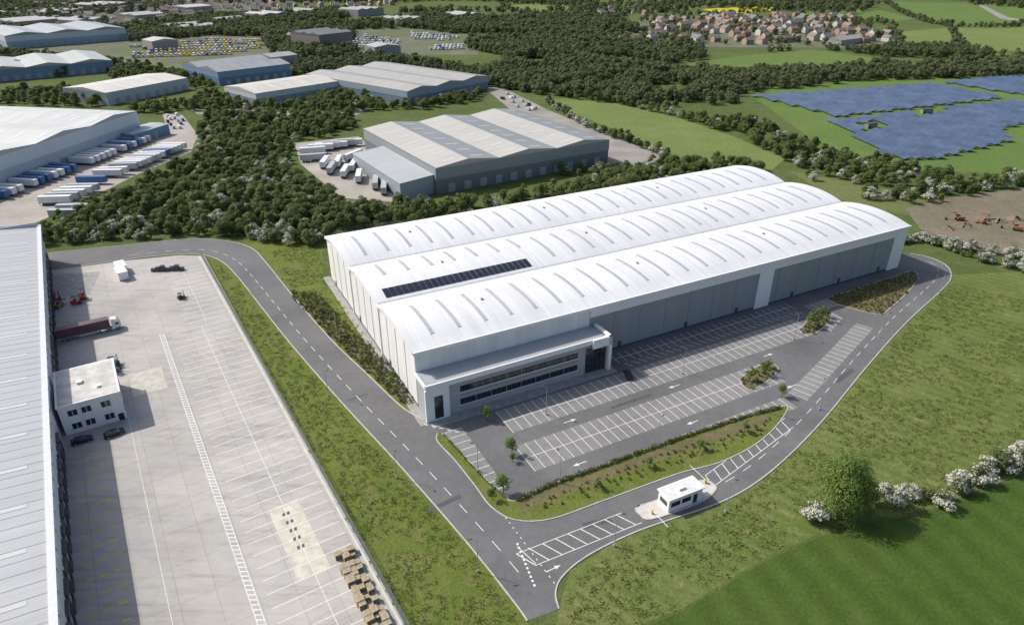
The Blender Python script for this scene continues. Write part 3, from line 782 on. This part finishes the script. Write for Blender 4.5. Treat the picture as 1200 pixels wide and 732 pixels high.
mb = MB(); mb.cyl((0,0,0),(0,0,8),.09,.05,8,0); mb.cyl((0,0,8),(1.1,0,8.3),.04,.03,6,0); mb.box(.8,1.6,-.14,.14,8.25,8.36,1); mb.box(-.18,.18,-.18,.18,0,.6,0)
LAMP = mb.obj('street_lamp', [plain('galvanised', (.35,.36,.37), .1), M_dark], G(656,566), ROT+pi/2)
for p in ((560,552),(770,524),(890,483),(395,392),(330,327),(465,560),(560,670),(385,464),(300,370),(960,480),(1030,395),(1100,345),(850,600),(720,640),(640,486),(800,438),(930,398),(230,275),(120,284)):
    dup('street_lamp', LAMP, G(*p), R.uniform(0, 6.3))

# ------------------------------------------------------------ background buildings
def bwh(name, Np, Rp, depth, h, ng, rise, roofc, wallc, along='b', band=None, roof2=None):
    n = G(*Np); r = G(*Rp); a = r-n; La = a.length; e = empty(name, n, math.atan2(a.y, a.x))
    mb = MB(); mb.box(0, La, 0, depth, 0, h-.3, 0)
    if band: mb.box(-.15, La+.15, -.15, depth+.15, h*.55, h-.35, 1)
    key = '%s_%d_%d' % (name, Np[0], Np[1])
    mb.obj('walls', [plain(key+'_wall', wallc, .08, .3), plain(key+'_band', band or wallc, .05, .3)], parent=e)
    mb = MB(); W_, L_ = (La, depth) if along == 'b' else (depth, La)
    def P(w, l, z): return (w, l, z) if along == 'b' else (l, w, z)
    for k in range(ng):
        w0 = W_*k/ng; w1 = W_*(k+1)/ng; wm = (w0+w1)/2
        mb.quad([P(w0,-.4,h), P(wm,-.4,h+rise), P(wm,L_+.4,h+rise), P(w0,L_+.4,h)], 0)
        mb.quad([P(wm,-.4,h+rise), P(w1,-.4,h), P(w1,L_+.4,h), P(wm,L_+.4,h+rise)], 1 if roof2 else 0)
        for l in (-.3, L_+.3): mb.quad([P(w0,l,h-.4), P(w1,l,h-.4), P(w1,l,h), P(wm,l,h+rise), P(w0,l,h)], 2)
        nr = max(2, int(L_/12))
        for q in range(nr):
            l0 = L_*(q+.35)/nr
            for (x0, x1) in ((.18,.38),(.62,.82)):
                xa = w0+(w1-w0)*x0; xb = w0+(w1-w0)*x1
                fz = lambda w: h+rise*(1-abs(w-wm)/((w1-w0)/2))+.08
                mb.quad([P(xa,l0,fz(xa)), P(xb,l0,fz(xb)), P(xb,l0+1.5,fz(xb)), P(xa,l0+1.5,fz(xa))], 3)
    mb.obj('roof', [metal_roof(key+'_roof', roofc, .4, .18, axis=1 if along == 'b' else 0), metal_roof(key+'_roof2', roof2 or roofc, .4, .18, axis=1 if along == 'b' else 0), plain(key+'_verge', tuple(x*.8 for x in roofc)), plain(key+'_lights', tuple(min(.85,x*1.15) for x in roofc))], parent=e, fix=False)
    mb = MB(); x = 6
    while x < La-6: mb.box(x, x+3.6, -.22, -.16, .1, 4.2, 0); x += 8.5
    mb.obj('loading_doors', [M_doorg], parent=e)
    return e, La
tan_ = (.50,.48,.44)
e1, la = bwh('storage_warehouse', (512,228), (712,191), 90, 12.5, 3, 2.0, tan_, (.14,.165,.185), 'b', (.23,.26,.28), (.27,.29,.30))  # tan and darker grey slopes: lit and shaded sides put into the roof colours
mb = MB(); mb.box(-17,-.2,2,62,0,7.5,0); mb.quad([(-17.3,1.7,7.5),(-.1,1.7,9),(-.1,62.3,9),(-17.3,62.3,7.5)],1); mb.box(-17.1,-17.0,20,24,.1,4.5,2); mb.box(-17.1,-17.0,34,38,.1,4.5,2); mb.box(-17.1,-17.0,48,52,.1,4.5,2)
mb.quad([(-17,2,7.5),(-.2,2,7.5),(-.2,2,9)],0)
mb.obj('annex', [plain('annex_wall', (.28,.32,.35), .08), M_roofL, M_doorg], parent=e1)
bwh('industrial_unit', (478,124), (572,104), 120, 10, 3, 2, (.42,.41,.38), (.16,.22,.30), 'b', (.28,.34,.40), (.33,.34,.34))
bwh('trade_unit', (302,125), (398,109), 45, 9, 1, 2.2, (.60,.58,.52), (.22,.30,.38), 'a', (.5,.54,.57))
bwh('blue_factory', (258,101), (342,90), 70, 11, 2, 3, (.30,.32,.33), (.12,.18,.28), 'a', (.16,.25,.38), (.40,.41,.40))
bwh('white_unit', (128,124), (222,105), 48, 9, 1, 2.2, (.64,.62,.56), (.42,.46,.49), 'a')
bwh('distribution_shed', (-120,268), (167,160), 100, 15, 4, 2, (.58,.59,.58), (.48,.52,.55), 'b', (.64,.67,.69))
bwh('far_shed', (10,58), (150,47), 110, 14, 3, 3, (.36,.40,.42), (.30,.38,.44), 'b', (.52,.56,.6))
bwh('roadside_depot', (-20,98), (135,84), 80, 10, 3, 2.5, (.44,.46,.45), (.16,.23,.32), 'b')
bwh('brick_factory', (376,62), (414,57), 50, 18, 3, 2, (.20,.21,.22), (.20,.18,.17), 'a')
bwh('farm_barn', (985,54), (1015,50), 20, 6, 1, 3, (.35,.33,.30), (.3,.3,.28), 'a')
bwh('trade_counter', (320,78), (350,74), 30, 8, 1, 2, (.35,.36,.36), (.3,.3,.3), 'a')
for (a_, b_, w_, dp, cc) in ((215,40,40,60,.42),(470,30,30,50,.4),(255,30,36,40,.34),(310,26,30,50,.5),(350,20,26,50,.36),(20,36,50,60,.5),(90,32,40,60,.35),(160,27,34,50,.45),(60,20,40,60,.3),(220,16,30,60,.5),(120,14,40,70,.4),(540,24,24,50,.45),(420,20,30,50,.38),(-30,26,40,60,.4),(180,60,30,30,.5),(440,66,30,25,.45),(350,52,18,30,.5)):
    bwh('workshop', (a_, b_), (a_+w_, b_-w_*.09), dp, R.uniform(7,11), R.choice((1,2,3)), 2, (cc,cc*.99,cc*.94), (.28,.27,.26), R.choice('ab'))
bwh('blue_office', (160,170), (200,157), 14, 6, 1, .5, (.38,.44,.47), (.14,.26,.36), 'a')
gfield('lorry_yard', [(0,266),(-80,300),(-120,272),(167,162),(196,150),(190,133),(214,135),(232,158),(224,178),(160,205),(90,240),(40,262)], .03, M_yardfar)
gfield('lorry_yard', [(345,168),(420,160),(440,176),(505,232),(500,240),(400,232),(352,192)], .03, M_yardfar)
gfield('service_road', [(712,192),(690,170),(600,130),(566,102),(590,103),(640,128),(700,152),(775,182),(780,190),(735,196)], .031, M_oldroad)
gfield('service_road', [(222,128),(300,128),(410,132),(430,124),(430,130),(410,138),(300,134),(232,134)], .032, M_oldroad)
gfield('farm_track', [(1140,0),(1180,20),(1200,24),(1200,26),(1172,22),(1137,1)], .06, M_oldroad)
nD = G(-120,268); rD = G(167,160); ad = (rD-nD).normalized(); aa = math.atan2(ad.y, ad.x)
Ld = (rD-nD).length
x = 40
while x < Ld-6:
    if R.random() < .8: dup('semi_trailer', TRL, nD+ad*x+Vector((ad.y,-ad.x,0))*1, aa-pi/2, 1, {0: R.choice((M_tray, M_tray, M_tray, M_blue, M_silver, M_tray))})
    x += 4.3
for (p, q, n) in (((48,240),(90,222),6),((92,216),(190,176),18),((60,256),(78,244),3)):
    a = G(*p); b = G(*q)
    for i in range(n):
        if R.random() < .85: dup('semi_trailer', TRL, a+(b-a)*(i/max(1,n-1)), aa-pi/2+R.uniform(-.04,.04)+(.25), 1, {0: R.choice((M_tray, M_tray, M_tray, M_silver, M_blue))})
for p, a in (((362,178),-1.2),((370,176),-1.2),((379,175),-1.2),((388,173),-1.2),((397,172),-1.2),((386,206),.2),((402,210),.2),((420,216),.3),((440,224),.3),((352,182),-1.1),((412,203),.2),((395,198),.25),((430,205),.2),((352,190),-1.1),((450,230),.3),((378,199),.2),((405,190),-.3)):
    dup('semi_trailer', TRL, G(*p), aa+a, 1, {0: R.choice((M_tray,M_tray,M_silver))})
c_veh = C('compound_vehicle_kinds')
def van(c, nm):
    mb = MB(); mb.prism_y([(-2.8,.35),(2.7,.35),(2.8,1.0),(2.1,1.3),(1.4,2.3),(-2.8,2.4)], -1, 1, 0)
    mb.quad([(2.12,-.85,1.32),(2.12,.85,1.32),(1.5,.8,2.2),(1.5,-.8,2.2)],1)
    for x in (-1.8,1.8):
        for y in (-.9,.9): wheel(mb, x, y)
    o = mb.obj(nm, [c, M_glass, M_tyre, M_silver], link=False); c_veh.objects.link(o)
van(M_yelp, 'van_kind_0'); van(M_tray, 'van_kind_1'); van(M_blue, 'van_kind_2'); van(M_black, 'van_kind_3'); van(M_silver, 'van_kind_4')
pts = []
for poly, ks, sp in (([(152,70),(152,54),(250,46),(308,48),(308,56),(258,68)], (0,0,0,1,2,4,4), (4.5,24)), ([(412,56),(416,44),(470,38),(538,44),(546,58),(500,62)], (1,1,2,4,1,4), (4.5,22))):
    for (x, y) in grid_pts(GP(poly), sp, .06, .25):
        if noise.noise(Vector((x*.012, y*.012, 3))) > -.15: pts.append(((x,y,.05), 1.2, .25+pi/2+R.choice((0, pi)), R.choice(ks)))
for (x, y) in grid_pts(GP([(570,104),(590,106),(640,132),(600,128)]), (3.5,14), .1, .6):
    if R.random() < .6: pts.append(((x,y,.05), .8, .6+pi/2, R.choice((1,4,3,4))))
for (x, y) in grid_pts(GP([(190,133),(212,136),(228,156),(205,158)]), (3,10), .1, .6):
    if R.random() < .6: pts.append(((x,y,.05), .75, .6+pi/2, R.choice((1,2,4,3,4))))
scatter('parked_vehicles', pts, c_veh, 5)

def house(wc, rc, seed):
    mb = MB(); w, d, h, r = 5.5, 4, 5.2, 2.8
    mb.box(-w,w,-d,d,0,h,0)
    mb.quad([(-w-.3,-d-.4,h-.1),(w+.3,-d-.4,h-.1),(w+.3,0,h+r),(-w-.3,0,h+r)],1); mb.quad([(-w-.3,d+.4,h-.1),(w+.3,d+.4,h-.1),(w+.3,0,h+r),(-w-.3,0,h+r)],1)
    for x in (-w,w): mb.quad([(x,-d,h),(x,d,h),(x,0,h+r-.1)],0)
    mb.box(w-1.4,w-.6,-.4,.4,h+1.5,h+r+1,0)
    for x in (-4,-1,2.2):
        mb.box(x,x+1.5,-d-.05,-d-.003,3.3,4.5,2); mb.box(x,x+1.5,-d-.05,-d-.003,.9,2.2,2)
    mb.box(.8,1.8,-d-.06,-d-.003,0,2.1,3)
    return mb.obj('brick_house', [plain('brick_%d'%seed, wc, .15), plain('roof_tiles_%d'%seed, rc, .2), M_glass, M_trim], link=False, fix=False)
HS = [house((.34,.21,.15), (.20,.15,.13), 1), house((.55,.52,.46), (.17,.165,.165), 2), house((.38,.27,.20), (.24,.18,.15), 3), house((.42,.33,.26), (.19,.17,.16), 4)]
for poly, sp in (([(700,52),(760,46),(770,24),(860,20),(900,26),(985,30),(1045,44),(1040,54),(960,48),(880,53),(800,50)], 27), ([(-60,16),(120,0),(320,-4),(322,12),(222,24),(120,36),(-60,40)], 29), ([(700,14),(760,12),(760,20),(705,22)], 28), ([(900,20),(1000,18),(1000,27),(905,27)],30), ([(320,8),(460,2),(460,10),(320,18)],36)):
    for (x, y) in grid_pts(GP(poly), (sp*.75, sp*1.4), .16, .4):
        if R.random() < .78: dup('brick_house', R.choice(HS), (x, y, 0), .4+R.choice((0, pi/2, pi))+R.uniform(-.12,.12), R.uniform(.9,1.25))

# solar farm
mb = MB(); sd = Vector((.1,-1,0)).normalized(); sx = Vector((1,.1,0)).normalized(); tl = radians(20)
mpv = plain('blue_solar_glass', (.07,.10,.165), .3, .08, .25, obj=False, spec=.7)
holes = [GP([(1058,130),(1100,127),(1112,133),(1075,139)]), GP([(1003,146),(1028,143),(1040,152),(1012,156)])]
for poly in ([(882,114),(1090,99),(1178,116),(984,138)], [(972,143),(1192,119),(1260,138),(1205,146),(1172,152),(1180,166),(1100,186),(1042,187)], [(1108,98),(1180,90),(1290,96),(1290,118),(1195,112)]):
    wp = GP(poly); q = [(p.dot(sx), p.dot(sd)) for p in wp]
    x = min(p[0] for p in q)
    while x < max(p[0] for p in q):
        y = min(p[1] for p in q)
        while y < max(p[1] for p in q):
            p = sx*(x+2)+sd*(y+3)
            if inpoly(p.x, p.y, wp) and not any(inpoly(p.x, p.y, h) for h in holes):
                a = sx*x+sd*y; wv = sx*4.3*cos(tl)+Vector((0,0,4.3*sin(tl)))
                b = a+sd*5.8
                mb.quad([a+Vector((0,0,.8)), b+Vector((0,0,.8)), b+wv+Vector((0,0,.8)), a+wv+Vector((0,0,.8))], 0)
                c = a+sd*3+sx*2.2; mb.box(c.x-.06,c.x+.06,c.y-.06,c.y+.06,0,1.55,1)
            y += 6
        x += 6.4
mb.obj('solar_farm', [mpv, M_dark], fix=False)
mb = MB(); mb.box(-4,4,-1.5,1.5,0,3,0); mb.box(-4.2,4.2,-1.7,1.7,3,3.2,1); mb.box(-3,-1.5,-1.56,-1.5,.1,2.2,1)
SUB = mb.obj('substation_cabin', [plain('drab_green', (.2,.24,.16), .1), M_dark], G(1085,133), .2); dup('substation_cabin', SUB, G(1020,150), .4)

# ------------------------------------------------------------ woods
mid = []; far = []; haw = []
def wood(poly, sp, sc=(.8,1.2), thr=-1, kind='mid', hawf=0.0, jit=.45, ns=.02):
    for (x, y) in grid_pts(GP(poly), sp, jit, .3):
        n = noise.noise(Vector((x*ns, y*ns, 7)))
        if n < thr: continue
        hh = 1+.28*noise.noise(Vector((x*.03, y*.03, 17)))
        if R.random() < hawf*(1.6 if noise.noise(Vector((x*.05,y*.05,5))) > 0 else .4): haw.append(((x,y,0), R.uniform(.8,1.3), R.uniform(0,6.3))); continue
        (mid if kind == 'mid' else far).append(((x,y,0), R.uniform(*sc)*hh, R.uniform(0,6.3)))
def hedge(px, step, sc, hawf=.5, kind='mid', jit=1.5):
    pts = resample(smooth(GP(px)), step)
    for p in pts:
        q = ((p.x+R.uniform(-jit,jit), p.y+R.uniform(-jit,jit), 0), R.uniform(*sc), R.uniform(0,6.3))
        if R.random() < hawf: haw.append(((q[0]), R.uniform(.7,1.15), q[2]))
        else: (mid if kind == 'mid' else far).append(q)
wood([(46,288),(58,266),(100,246),(170,218),(232,186),(238,164),(262,158),(300,186),(336,196),(348,206),(395,238),(430,252),(540,248),(560,256),(400,272),(372,290),(320,285),(280,278),(220,276),(140,283)], 4.7, (.5,.95), hawf=.12)
wood([(90,284),(240,275),(330,286),(372,292),(372,270),(230,262),(100,270)], 6, (.35,.6), hawf=.6)
wood([(395,246),(540,240),(700,216),(830,197),(900,196),(880,206),(700,228),(560,252),(400,268)], 5.2, (.5,.95), thr=-.4, hawf=.12)
wood([(640,205),(712,198),(780,192),(880,195),(900,205),(760,215)], 5.2, (.45,.9), hawf=.12)
wood([(232,160),(238,138),(300,136),(410,140),(418,150),(345,160),(300,180),(262,170)], 5.2, (.55,1.0), hawf=.08)
wood([(262,160),(345,152),(418,146),(418,158),(345,166),(338,192),(300,186)], 6, (.45,.85), hawf=.12, thr=-.3)
wood([(225,130),(232,116),(262,112),(300,128),(400,112),(478,126),(570,108),(566,118),(500,128),(420,132),(300,131)], 6.2, (.6,.95), hawf=.06)
wood([(0,124),(0,110),(88,106),(130,128),(225,122),(225,130),(170,134),(110,126)], 7, (.6,1.0))
wood([(150,78),(215,86),(258,104),(222,104),(88,88)], 7, (.6,1), thr=-.25)
wood([(340,90),(352,74),(430,66),(570,84),(640,90),(760,118),(740,125),(640,112),(572,102),(480,78)], 7.2, (.7,1.15), kind='far', thr=-.35)
wood([(560,90),(600,66),(720,72),(790,84),(870,88),(870,100),(800,118),(760,125),(690,110),(640,118),(600,104)], 7.2, (.8,1.2), kind='far', thr=-.3)
wood([(780,122),(860,138),(900,150),(960,176),(1060,200),(1200,205),(1260,215),(1110,230),(1050,224),(930,200),(915,186),(850,158),(790,138)], 6, (.5,1.0), thr=-.15, hawf=.16)
wood([(770,118),(870,95),(990,98),(880,108),(860,125)], 8, (.7,1.1), thr=-.3, kind='far')
wood([(1040,232),(1080,222),(1200,208),(1200,218),(1120,232),(1070,244)], 5.5, (.45,.85), hawf=.3)
wood([(925,203),(1000,212),(1050,228),(1065,240),(1000,236),(960,222)], 8, (.3,.7), thr=-.15, hawf=.35)
wood([(800,92),(880,88),(1200,74),(1300,72),(1300,86),(1200,90),(1000,95),(880,101)], 7.2, (.8,1.25), kind='far')
hedge([(640,120),(690,150),(740,168),(790,188)], 5, (.5,.9), .3); hedge([(680,112),(780,134),(860,152),(915,180)], 6, (.6,1), .2)
hedge([(1050,285),(1085,283),(1130,300),(1200,318),(1290,335)], 2.4, (.3,.5), .6); hedge([(1075,282),(1130,292),(1210,306)], 2.6, (.3,.55), .6)
hedge([(940,192),(1000,200),(1100,205)], 5, (.5,.8), .4)
hedge([(1095,590),(1110,583),(1150,560),(1200,538),(1290,500)], 2.0, (.28,.42), .5, jit=1.0)
hedge([(1010,592),(1050,588),(1090,580)], 2.2, (.22,.38), .4, jit=2.0)
hedge([(945,610),(985,600),(1005,592)], 2.5, (.15,.25), .3)
wood([(150,46),(300,38),(420,34),(560,30),(700,40),(760,56),(720,72),(600,68),(550,58),(545,42),(470,32),(414,36),(410,60),(430,66),(350,72),(312,60),(310,44),(250,42),(150,50)], 9, (1.0,1.4), thr=-.32, kind='far', ns=.008)
wood([(215,22),(420,14),(590,14),(720,24),(760,40),(560,32),(300,38),(150,46),(150,34)], 11, (1.0,1.5), thr=-.15, kind='far', ns=.006)
wood([(760,56),(1040,56),(1300,62),(1300,70),(1040,68),(950,57),(860,66),(780,76),(730,66)], 9, (.9,1.3), thr=-.1, kind='far', ns=.01)
wood([(-100,40),(0,30),(120,30),(215,22),(215,4),(590,4),(700,10),(700,-6),(-100,-6)], 17, (1.1,1.6), thr=-.1, kind='far', ns=.004)
wood([(-100,44),(0,34),(150,32),(150,44),(0,50)], 12, (.9,1.3), thr=-.2, kind='far')
wood([(700,52),(760,20),(1050,24),(1050,54)], 18, (.7,1.1), thr=-.1, kind='far', ns=.02)
wood([(700,20),(1300,16),(1300,-20),(400,-25),(400,-8)], 22, (1.2,1.9), thr=.12, kind='far', ns=.003)
wood([(-200,60),(0,62),(150,76),(88,90),(0,92),(-200,110)], 9, (.8,1.2), thr=-.15, kind='far')
wood([(-100,-10),(1300,-10),(1500,-30),(-300,-30)], 30, (1.5,2.2), thr=.05, kind='far', ns=.002)
for h in ([(588,8),(640,23),(718,23),(736,11)],[(1035,2),(1110,31),(1300,24)],[(1045,38),(1060,61)],[(760,4),(790,15),(822,18),(912,13)],[(905,-6),(930,11),(1020,9)],[(1040,70),(1015,81),(880,84)],[(700,-3),(880,-4)],[(1110,30),(1130,60)],[(930,14),(960,25),(1040,27)],[(1200,6),(1080,-2)],[(1100,88),(1200,84),(1300,82)]):
    hedge(h, 8, (.6,1.2), .1, 'far', 3)
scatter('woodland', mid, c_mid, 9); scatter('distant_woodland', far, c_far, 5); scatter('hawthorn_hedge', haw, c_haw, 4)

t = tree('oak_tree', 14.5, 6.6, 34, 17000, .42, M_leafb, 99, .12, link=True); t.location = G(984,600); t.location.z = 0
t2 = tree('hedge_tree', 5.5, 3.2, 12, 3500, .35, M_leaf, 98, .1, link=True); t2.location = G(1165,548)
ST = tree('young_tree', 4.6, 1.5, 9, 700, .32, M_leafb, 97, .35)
for p, s in (((571,493),1.0),((600,532),1.1),((601,541),.6),((590,578),1.2),((577,586),.8),((878,447),1.0),((896,440),1.1),((900,432),.7),((916,465),.9),((948,384),1.2),((962,376),1.2),((955,381),.8),((969,372),.8),((955,372),.6),((700,572),.7),((760,548),.7),((820,528),.7),((872,506),.8),((1000,350),.7),((1030,340),.7),((1052,330),.6),((460,452),.7),((400,395),.7),((430,425),.6),((375,368),.7)):
    dup('young_tree', ST, G(*p), R.uniform(0,6), s)
sh = []
for p in resample(smooth(GP([(607,586),(650,567),(700,549),(780,520),(870,490),(914,478)])), .8): sh.append(((p.x,p.y,.13), R.uniform(.8,1.1), R.uniform(0,6.3)))
for p in resample(smooth(GP([(592,584),(568,562),(540,532),(520,510)])), .9): sh.append(((p.x,p.y,.13), R.uniform(.35,.7), R.uniform(0,6.3)))
for (x,y) in grid_pts(GP([(606,594),(700,558),(870,499),(905,487),(890,512),(800,544),(700,578),(640,600)]), 1.7, .35, ROT): sh.append(((x,y,.13), R.uniform(.3,.85), R.uniform(0,6.3)))
for poly in (isl2, isl3, isl4):
    for (x,y) in grid_pts(poly, 1.4, .4, ROT): sh.append(((x,y,.13), R.uniform(.4,.9), R.uniform(0,6.3)))
for (x,y) in grid_pts(GP([(335,340),(372,345),(425,398),(482,452),(490,474),(468,472),(428,434),(388,396)]), 1.25, .35, ROT): sh.append(((x,y,.03), R.uniform(.5,1.4), R.uniform(0,6.3)))
BK = [(668,690),(690,664),(745,636),(850,598),(900,566),(960,510),(1010,455),(1070,385),(1105,350),(1125,365),(1080,430),(1020,520),(960,580),(890,630),(780,690),(700,735)]
for (x,y) in grid_pts(GP(BK), (2.0,1.6), .12, radians(35)):
    if noise.noise(Vector((x*.06,y*.06,2))) > -.1 and R.random() < .6: sh.append(((x,y,0), R.uniform(.15,.4), R.uniform(0,6.3)))
scatter('shrubs', sh, c_shr, 3)
tf = []
def tufts(poly, sp, sc=(.6,1.3), thr=-.2):
    for (x,y) in grid_pts(poly, sp, .5):
        if R.random() < .75 and noise.noise(Vector((x*.1,y*.1,1))) > thr: tf.append(((x,y,0), R.uniform(*sc), R.uniform(0,6.3)))
tufts(GP([(250,310),(262,312),(300,360),(400,480),(545,642),(610,728),(560,800),(478,745)]), 1.1, thr=-.35)
tufts(GP([(318,294),(372,285),(380,330),(480,462),(468,468),(345,344)]), 1.1, thr=-.35)
tufts(GP([(660,732),(664,684),(740,632),(885,572),(965,498),(1065,382),(1118,332),(1230,360),(1290,510),(1090,590),(985,610),(900,648),(800,708),(690,756)]), 1.3, (.6,1.5), thr=-.25)
scatter('grass_tufts', tf, c_tuft, 4)
print('COUNTS', len(mid), len(far), len(haw), len(tf), len(sh))

# ------------------------------------------------------------ light, sky, camera
sdir = Vector((.94, -.34, 0)).normalized(); EL = radians(44)
ldir = Vector((sdir.x*cos(EL), sdir.y*cos(EL), -sin(EL)))
sl = bpy.data.lights.new('sun', 'SUN'); sl.energy = 4.3; sl.angle = radians(.5); sl.color = (1, .945, .87)
so = bpy.data.objects.new('sun', sl); so.rotation_euler = ldir.to_track_quat('-Z', 'Y').to_euler(); so.location = (0,0,300); scene.collection.objects.link(so)
w = bpy.data.worlds.new('World'); scene.world = w; w.use_nodes = True
nt = w.node_tree; sk = nt.nodes.new('ShaderNodeTexSky'); sk.sky_type = 'NISHITA'; sk.sun_disc = False
sk.sun_elevation = EL; sk.sun_rotation = math.atan2(-sdir.x, -sdir.y); sk.air_density = 1.0; sk.dust_density = 3
nt.links.new(sk.outputs[0], nt.nodes['Background'].inputs[0]); nt.nodes['Background'].inputs[1].default_value = .145
cd = bpy.data.cameras.new('camera'); cd.lens = 24; cd.sensor_width = 36; cd.clip_end = 30000; cd.clip_start = 1
co = bpy.data.objects.new('camera', cd); co.location = (0,0,CAMH); co.rotation_euler = (pi/2-PITCH, 0, 0); scene.collection.objects.link(co)
scene.camera = co
scene.view_settings.view_transform = 'Standard'; scene.view_settings.look = 'None'; scene.view_settings.exposure = 0
